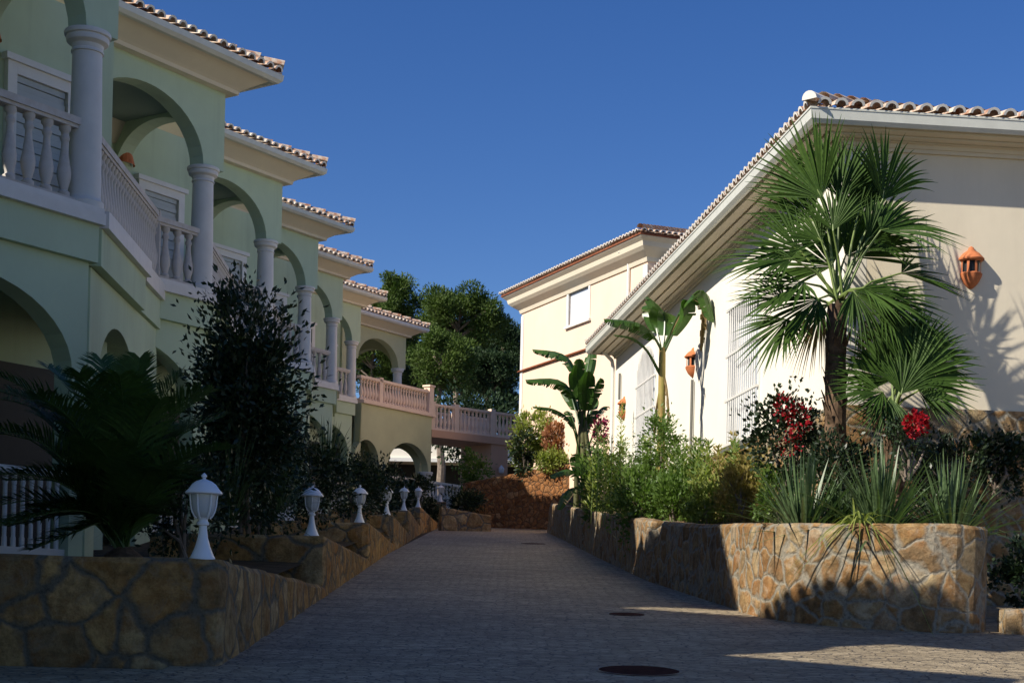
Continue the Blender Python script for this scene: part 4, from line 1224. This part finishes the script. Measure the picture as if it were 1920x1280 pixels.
strap_clump('grass_clump', 'spiky dark clump left of the second column shrubs', 'plant', at(612, 905, 24.5), 90, 1.1, .02, M['grass_dark'], .55, .4)
strap_clump('grass_clump', 'dark arching grass clump right of the tall dark shrub', 'plant', at(520, 960, 18.0), 100, 1.0, .016, M['grass_dark'], .6, .6)

# ---- left shrubs
def left_shrub(lab, px0, px1, py0, py1, Y, n, size, mat='shrub_dark', **kw):
    a, b_ = at(px0, py0, Y), at(px1, py1, Y)
    c = (a + b_) / 2
    return shrub('shrub', lab, 'shrub', c, ((b_.x - a.x) / 2, (b_.x - a.x) / 2 * .9, (a.z - b_.z) / 2), n, size, M[mat], **kw)
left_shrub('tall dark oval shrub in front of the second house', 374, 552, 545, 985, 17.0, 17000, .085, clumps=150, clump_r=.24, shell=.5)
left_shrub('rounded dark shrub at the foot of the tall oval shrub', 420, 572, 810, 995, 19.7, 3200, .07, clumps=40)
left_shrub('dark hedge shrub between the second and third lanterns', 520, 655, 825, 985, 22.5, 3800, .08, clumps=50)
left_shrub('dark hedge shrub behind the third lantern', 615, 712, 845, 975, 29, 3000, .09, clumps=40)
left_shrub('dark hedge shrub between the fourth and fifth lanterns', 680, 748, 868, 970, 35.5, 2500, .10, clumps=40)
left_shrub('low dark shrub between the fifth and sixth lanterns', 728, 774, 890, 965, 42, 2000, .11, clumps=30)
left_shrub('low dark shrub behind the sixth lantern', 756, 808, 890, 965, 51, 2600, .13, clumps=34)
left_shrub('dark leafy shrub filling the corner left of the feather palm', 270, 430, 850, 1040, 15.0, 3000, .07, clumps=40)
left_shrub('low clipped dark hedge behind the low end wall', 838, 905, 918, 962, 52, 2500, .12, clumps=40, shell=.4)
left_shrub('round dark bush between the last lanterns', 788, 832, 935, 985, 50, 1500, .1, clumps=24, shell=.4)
left_shrub('dark bush with light tips growing beside the bridge pillar', 868, 918, 838, 945, 55.5, 2600, .13, 'shrub', clumps=30)

left_shrub('dark shrub hugging the lower trunk of the tall fan palm', 1515, 1615, 800, 985, 17.75, 2400, .065, clumps=40)
# ---- banana plants
def banana_leaf(mb, pts, width, fold=.5, tear=.25, pet=.25, nseg=34, rng=random):
    P = [Vector(p) for p in pts]
    def cur(t):
        n = len(P) - 1; x = t * n; i = min(int(x), n - 1); f = x - i
        p0, p1, p2, p3 = P[max(i - 1, 0)], P[i], P[i + 1], P[min(i + 2, n)]
        return .5 * ((2 * p1) + (p2 - p0) * f + (2 * p0 - 5 * p1 + 4 * p2 - p3) * f * f + (3 * p1 - p0 - 3 * p2 + p3) * f ** 3)
    mb.tube([cur(i / 12) for i in range(13)], [.03 - .0021 * i for i in range(13)], 6)
    prev = None
    sd0 = None
    for s in (-1, 1):
        i = 0
        while i < nseg:
            k = min(nseg - i, 1 + int(rng.expovariate(tear)) ) if tear > 0 else nseg
            k = max(1, min(k, nseg - i))
            lean = rng.uniform(-.25, .25) if tear > 0 else 0
            for j in range(i, i + k):
                q = []
                for jj in (j, j + 1):
                    t = pet + (1 - pet) * jj / nseg
                    c = cur(min(1, t)); tg = (cur(min(1, t + .03)) - cur(max(0, t - .03))).normalized()
                    sd = tg.cross(Vector((0, 0, 1)))
                    if sd.length < .2: sd = tg.cross(Vector((0, -1, .3)))
                    sd.normalize(); up = sd.cross(tg)
                    u_ = jj / nseg
                    w = width * (math.sin(math.pi * min(1, .10 + .90 * u_)) ** .55) * (1 if u_ < .96 else .6)
                    fo = fold + lean
                    tip = c + (sd * s * math.cos(fo) - up * math.sin(fo) * (1 if up.z > 0 else -1)) * w + tg * w * .25
                    mid = c + (sd * s * math.cos(fo * .4) - up * math.sin(fo * .4) * (1 if up.z > 0 else -1)) * w * .5 + tg * w * .06
                    q.append((c, mid, tip))
                sh = .12 if (j == i + k - 1 and tear > 0) else 0
                a, b_ = q
                b2 = b_[2].lerp(a[2], sh * 2)
                mb.add([a[0], b_[0], b_[1], a[1]], [(0, 1, 2, 3)])
                mb.add([a[1], b_[1], b2, a[2]], [(0, 1, 2, 3)])
            i += k

def banana(label, base, top, Y, leaves, r0, r1, more=(), smat='stem'):
    b3, t3 = at(*base, Y), at(*top, Y)
    t = thing('banana_plant', label, 'plant', tuple(b3))
    s = MB(); n = 10
    s.tube([(b3.lerp(t3, i / n) - b3) for i in range(n + 1)], [r0 + (r1 - r0) * i / n for i in range(n + 1)], 12)
    s.build('stem', M[smat], t, True)
    for ox, oy, hk in more:
        s = MB(); e = (t3 - b3) * hk; s.tube([Vector((ox, oy, -.1)) * 1.0, e * .5 + Vector((ox * .8, oy * .8, 0)), e + Vector((ox * .2, oy * .2, 0))], [r0 * .9, r0 * .8, r1 * .7], 10); s.build('stem', M[smat], t, True)
    for pts, wd, fold, tear, mat, dy in leaves:
        k = len(pts)
        P = [at(p[0], p[1], Y + dy * i / (k - 1)) - b3 for i, p in enumerate(pts)]
        m = MB(); banana_leaf(m, P, wd, fold, tear, .30)
        m.build('leaf', M[mat], t, True, False)
    return t
banana('banana plant with a tall yellow stem against the bright white wall', (1238, 935), (1242, 652), 27.0, [
    ([(1242, 660), (1226, 632), (1195, 606), (1132, 598)], .20, .75, .9, 'banana', -.6),
    ([(1240, 665), (1246, 625), (1243, 585), (1214, 556)], .30, .35, .12, 'banana', .3),
    ([(1243, 665), (1262, 625), (1278, 590), (1285, 562)], .26, .5, .12, 'banana', -.2),
    ([(1244, 655), (1275, 585), (1318, 545), (1338, 605)], .24, .5, .35, 'banana', -.5),
    ([(1240, 660), (1232, 620), (1226, 585), (1218, 572)], .22, .4, .15, 'banana', .5),
    ([(1243, 655), (1290, 570), (1318, 575), (1314, 660)], .10, .9, .9, 'dry', .2),
    ([(1237, 700), (1212, 656), (1185, 634), (1150, 628)], .04, .9, .9, 'banana', -.4), ([(1240, 720), (1232, 760), (1228, 800), (1226, 830)], .05, 1.1, .9, 'dry', .1), ([(1243, 700), (1250, 730), (1253, 770), (1250, 800)], .05, 1.1, .9, 'dry', -.2)], .08, .06)
bp = banana('dark bird-of-paradise plant with torn arching leaves at the far corner of the white house', (1096, 950), (1092, 770), 39.0, [
    ([(1090, 800), (1074, 742), (1045, 712), (985, 712)], 0.279, .8, .8, 'banana', -.8),
    ([(1090, 790), (1080, 700), (1054, 664), (998, 655)], 0.279, .75, .8, 'banana', .4),
    ([(1092, 790), (1096, 725), (1104, 680), (1110, 652)], 0.197, .5, .3, 'banana', .6),
    ([(1090, 800), (1084, 745), (1082, 705), (1086, 672)], 0.230, .4, .2, 'banana', -.6),
    ([(1088, 860), (1072, 795), (1040, 768), (998, 762)], 0.115, .9, .8, 'banana', -.5),
    ([(1093, 810), (1105, 765), (1116, 730), (1126, 708)], 0.213, .5, .3, 'banana', -.3),
    ([(1093, 840), (1110, 790), (1128, 765), (1142, 762)], 0.164, .6, .8, 'banana', .5),
    ([(1090, 810), (1078, 765), (1068, 735), (1056, 720)], 0.230, .5, .3, 'banana', .9),
    ([(1095, 860), (1112, 815), (1122, 795), (1134, 790)], 0.148, .6, .6, 'banana', -.6),
    ([(1090, 850), (1078, 800), (1070, 775), (1062, 770)], 0.197, .5, .4, 'banana', .3),
    ([(1096, 850), (1100, 800), (1108, 765), (1112, 745)], 0.213, .45, .3, 'banana', .2),
    ([(1098, 870), (1116, 830), (1128, 822), (1140, 832)], 0.131, .7, .6, 'shrub_lime', .2),
    ([(1092, 810), (1098, 765), (1100, 720), (1104, 695)], 0.230, .4, .3, 'banana', -1.0)], 0.082, .09, ((-.22, .1, .85), (.2, -.1, .9), (.05, .2, .7)), 'stem_dark')
banana('low dark banana sucker with broad leaves beside the far right wall', (1098, 960), (1094, 915), 37.5, [
    ([(1094, 920), (1080, 890), (1062, 880), (1030, 892)], .22, .8, .6, 'banana', -.5),
    ([(1094, 920), (1090, 890), (1088, 868), (1080, 850)], .26, .5, .2, 'banana', -.3),
    ([(1094, 920), (1075, 915), (1058, 925), (1045, 955)], .20, .7, .4, 'banana', -.5)], .08, .06)

# ---- right shrubs
def right_shrub(name, lab, cat, px0, px1, py0, py1, Y, n, size, mat, depth=.8, **kw):
    a, b_ = at(px0, py0, Y), at(px1, py1, Y)
    c = (a + b_) / 2
    return shrub(name, lab, cat, c, ((b_.x - a.x) / 2, (b_.x - a.x) / 2 * depth, (a.z - b_.z) / 2), n, size, M[mat], **kw)
right_shrub('climbing_shrub', 'conical climber wrapped round the foot of the tall banana stem', 'shrub', 1200, 1275, 765, 905, 26.6, 2600, .075, 'shrub', clumps=34)
right_shrub('shrub', 'bright green leafy shrub beside the bird-of-paradise plant', 'shrub', 1084, 1176, 838, 985, 33.5, 4200, .11, 'shrub', clumps=40, up=.9)
right_shrub('shrub', 'green shrub spilling over the right wall near its notch', 'shrub', 1158, 1262, 880, 1010, 26.0, 4200, .09, 'shrub', clumps=44, up=.8)
right_shrub('shrub', 'mid green shrub under the climber beside the drive', 'shrub', 1225, 1312, 888, 990, 24.0, 3000, .08, 'shrub', clumps=36, up=1.0)
right_shrub('shrub', 'lime green low shrub behind the start of the curved wall', 'shrub', 1290, 1370, 892, 985, 22.3, 2200, .075, 'shrub_lime', clumps=30, up=1.1)
right_shrub('shrub', 'yellowing dry shrub beside the red bougainvillea', 'shrub', 1345, 1436, 880, 985, 21.0, 2200, .07, 'weed', clumps=30, up=1.1)
right_shrub('shrub', 'low leafy green shrub between the grass clumps of the curved planter', 'shrub', 1420, 1490, 890, 985, 19.0, 1500, .075, 'shrub', clumps=24)
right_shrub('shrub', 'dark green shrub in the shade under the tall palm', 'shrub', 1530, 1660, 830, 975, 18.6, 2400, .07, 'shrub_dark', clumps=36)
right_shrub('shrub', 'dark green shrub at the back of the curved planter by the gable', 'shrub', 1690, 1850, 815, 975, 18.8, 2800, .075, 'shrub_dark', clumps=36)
right_shrub('bougainvillea', 'bougainvillea with dark leaves and a red flower mass left of the palm trunk', 'bush', 1412, 1545, 722, 905, 18.9, 2600, .07, 'shrub_dark', clumps=40, aspect=.7,
            extra=[('blossom', M['red'], (-.14, -.40, .30), (.14, .12, .18), 110, .045), ('blossom', M['red'], (.04, -.44, .12), (.17, .12, .24), 170, .045), ('blossom', M['red'], (-.06, -.42, -.18), (.16, .1, .16), 80, .042)])
right_shrub('bougainvillea', 'small bush with one round red flower head under the small palm', 'bush', 1660, 1745, 768, 885, 17.15, 700, .06, 'shrub_dark', clumps=20,
            extra=[('blossom', M['red'], (.02, -.24, .15), (.14, .12, .15), 220, .06)])
right_shrub('bush', 'yellow-green bush at the right end of the footbridge', 'bush', 962, 1024, 768, 885, 53.0, 3400, .15, 'shrub_lime', clumps=36, depth=.5)
right_shrub('bush', 'dark bush below the yellow-green bush by the footbridge', 'bush', 962, 1005, 812, 890, 52.6, 1800, .13, 'shrub_dark', clumps=24, depth=.5)
right_shrub('bush', 'bronze leaved bush on the bank before the yellow building', 'bush', 1022, 1062, 785, 872, 52.3, 1500, .15, 'bronze', clumps=24, up=1.0, depth=.6)
right_shrub('bush', 'low green bush along the top of the retaining wall', 'bush', 1000, 1090, 846, 886, 51.9, 2000, .13, 'shrub_lime', clumps=30, depth=.3)
right_shrub('bougainvillea', 'magenta bougainvillea beside the downpipe of the white house', 'bush', 1105, 1145, 775, 880, 37.6, 500, .09, 'shrub_dark', clumps=18,
            extra=[('blossom', M['magenta'], (.0, -.2, .30), (.24, .2, .36), 150, .085)])
right_shrub('ivy', 'dark creeper hanging over the stone plinth at the right edge', 'ivy', 1800, 1935, 812, 915, 19.3, 2400, .065, 'shrub_dark', depth=.25, clumps=40, aspect=.7)
right_shrub('ivy', 'dark creeper low on the stone plinth behind the low kerb wall', 'ivy', 1872, 1990, 1010, 1150, 18.0, 1800, .07, 'shrub_dark', depth=.5, clumps=30, aspect=.7)
WEEDS = [(random.uniform(1255, 1440), random.uniform(828, 895), 0, 0) for _ in range(46)]
WEEDS = [(a, b - 12 * (a < 1400), float(np.interp(a, [1255, 1300, 1440], [26.0, 24.4, 20.8])) + random.uniform(-.7, .3), 0) for a, b, _, _ in WEEDS]
WEEDS += [(random.uniform(1105, 1250), random.uniform(800, 870), random.uniform(28, 32), 0) for _ in range(16)]
for i, (px, py, Y, h) in enumerate([(1283, 820, 25.2, 0), (1308, 838, 24.5, 0), (1330, 828, 24.0, 0), (1352, 842, 23.2, 0), (1376, 812, 22.6, 0), (1398, 835, 22.0, 0), (1268, 842, 25.5, 0), (1165, 755, 33.8, 0), (1420, 845, 21.3, 0)] + WEEDS):
    tp = at(px, py, Y); b0 = Vector((tp.x, Y, road_z(Y) + .8))
    H = tp.z - b0.z
    t = thing('tall_weed', 'slender leafy weed stalk in the thicket against the white house wall', 'plant', tuple(b0), 0, 'tall weeds against the white wall')
    s = MB(); s.tube([(0, 0, -.1), (.02, 0, H * .5), (0, 0, H)], [.012, .01, .004], 5); s.build('stem', M['petiole'], t)
    n = int(90 + 60 * H); z = RNG.uniform(.1, 1.0, n) * H; an = RNG.uniform(0, 6.283, n)
    rad = .16 * (1.05 - z / H) + .02
    P = np.stack([np.cos(an) * rad * RNG.uniform(.2, 1, n), np.sin(an) * rad * RNG.uniform(.2, 1, n), z], 1)
    V, Fq = leaf_quads(P, np.stack([np.cos(an), np.sin(an), .9 + 0 * an], 1), .10, .3, .3)
    np_mesh('foliage', M['weed'] if (px > 1340 and i % 3) else M['shrub_lime'] if i % 2 else M['shrub'], V, Fq, t)
shrub('hedge', 'dark hedge filling the slope behind the footbridge', 'hedge', at(880, 800, 67), (2.6, 1.2, 1.5), 7000, .22, M['pine_dark'], clumps=70, shell=.3)
# ---- trees beyond
def pine(label, px, py_top, half_px, py_bot, Y, mat, seed, trunk_py=None, nleaf=17000, trunk_mat='tree_bark'):
    rng = np.random.default_rng(seed)
    tp, bt_ = at(px, py_top, Y), at(px, py_bot, Y)
    gz = hill(0, Y) - .1
    t = thing('pine_tree', label, 'tree', (tp.x, Y, gz), 0, 'trees on the slope behind the houses')
    rx_ = half_px * Y / F; rz_ = (tp.z - bt_.z) / 2; cz = (tp.z + bt_.z) / 2 - gz
    K = []
    nk = 46
    d = unit(rng.normal(0, 1, (nk, 3))); d[:, 2] = np.abs(d[:, 2]) * np.where(rng.random(nk) < .75, 1, -1)
    rr = rng.uniform(.55, .98, (nk, 1))
    K = d * rr * np.array([rx_, rx_, rz_]) + np.array([0, 0, cz])
    tr = MB(); H = K[:, 2].max() - .6
    trunk = [(0, 0, -.3), (.15, 0, H * .35), (-.1, .1, H * .65), (.05, 0, H)]
    tr.tube(trunk, [.26, .2, .14, .04], 8)
    tr.build('trunk', M[trunk_mat], t, True)
    lb = MB()
    for k in K[::2]:
        z0 = max(.6, min(H, k[2] - .35 * math.hypot(k[0], k[1]) - .3))
        lb.tube([(0, 0, z0), tuple(np.array([0, 0, z0]) * .5 + k * .5 + np.array([0, 0, .15])), tuple(k)], [.07, .05, .02], 5)
    lb.build('limbs', M[trunk_mat], t)
    cr = rng.uniform(.16, .30, nk) * rx_ + .25
    who = rng.integers(0, nk, nleaf)
    dd = unit(rng.normal(0, 1, (nleaf, 3))) * (rng.random((nleaf, 1)) ** .45)
    dd[:, 2] *= .72
    P = K[who] + dd * cr[who][:, None]
    V, Fq = leaf_quads(P, dd + np.array([0, 0, .5]), .20 * Y / 80, .34, .6, rng)
    np_mesh('crown', M[mat], V, Fq, t)
    return t
pine('tall pine showing above the roof of the last green house', 738, 512, 52, 690, 84, 'pine', 1)
pine('broad pine with the highest crown in the middle of the gap', 862, 534, 80, 700, 78, 'pine', 2, nleaf=28000)
pine('dark tree close to the left edge of the yellow building', 945, 592, 48, 770, 88, 'pine_dark', 3)
pine('pine with a pale bare trunk behind the footbridge', 828, 620, 58, 742, 72, 'pine', 4, nleaf=16000)
pine('low dark tree behind the right half of the footbridge', 918, 650, 58, 790, 76, 'pine_dark', 5, nleaf=20000)
pine('pine seen through the open arch of the end pavilion', 700, 610, 52, 730, 80, 'pine', 6)
pine('dark tree filling the gap behind the pavilion post', 775, 600, 50, 750, 92, 'pine_dark', 7, nleaf=20000)
pine('dark backing tree behind the broad pine', 880, 600, 85, 760, 96, 'pine_dark', 8, nleaf=24000)
pine('dark tree on the slope hidden partly by the last green roof', 668, 545, 45, 720, 96, 'pine_dark', 9)
pine('low dark tree behind the pink balcony balustrade', 740, 690, 62, 800, 82, 'pine_dark', 10)

# ================================================================== LIGHT, SKY, CAMERA
PHI, EPS = R(240), R(36.0)
sd = Vector((math.sin(PHI) * math.cos(EPS), math.cos(PHI) * math.cos(EPS), math.sin(EPS)))
sun = bpy.data.lights.new('sun', 'SUN'); sun.energy = 4.6; sun.angle = R(.5); sun.color = (1.0, .93, .80)
so = bpy.data.objects.new('sun', sun); COL.objects.link(so); so.rotation_euler = sd.to_track_quat('Z', 'Y').to_euler(); so.location = sd * 50
wd = bpy.data.worlds.new('World'); S.world = wd; wd.use_nodes = True
nt = wd.node_tree; bg = nt.nodes['Background']
sky = nt.nodes.new('ShaderNodeTexSky'); sky.sky_type = 'NISHITA'; sky.sun_disc = False
sky.sun_elevation = EPS; sky.sun_rotation = PHI; sky.air_density = 1.0; sky.dust_density = 0.4; sky.ozone_density = 3.0; sky.altitude = 800
hs = nt.nodes.new('ShaderNodeHueSaturation'); hs.inputs['Hue'].default_value = .515; hs.inputs['Saturation'].default_value = 1.29; hs.inputs['Value'].default_value = 1.0; nt.links.new(sky.outputs[0], hs.inputs['Color']); nt.links.new(hs.outputs[0], bg.inputs['Color']); bg.inputs['Strength'].default_value = .076
S.view_settings.view_transform = 'Standard'; S.view_settings.look = 'None'; S.view_settings.exposure = .55; S.view_settings.gamma = 1

cam = bpy.data.cameras.new('camera'); cam.sensor_width = 36; cam.sensor_fit = 'HORIZONTAL'; cam.lens = F * 36 / 1920
cam.shift_y = (PPY - 640) / 1920; cam.clip_end = 3000; cam.clip_start = .1
co = bpy.data.objects.new('camera', cam); COL.objects.link(co)
Rv, Uv, Bv = Vector((CR, 0, SR)), Vector((-SR, 0, CR)), Vector((0, -1, 0))
co.matrix_world = Matrix(((Rv.x, Uv.x, Bv.x, 0), (Rv.y, Uv.y, Bv.y, 0), (Rv.z, Uv.z, Bv.z, 0), (0, 0, 0, 1)))
S.camera = co
S.cycles.max_bounces = 8
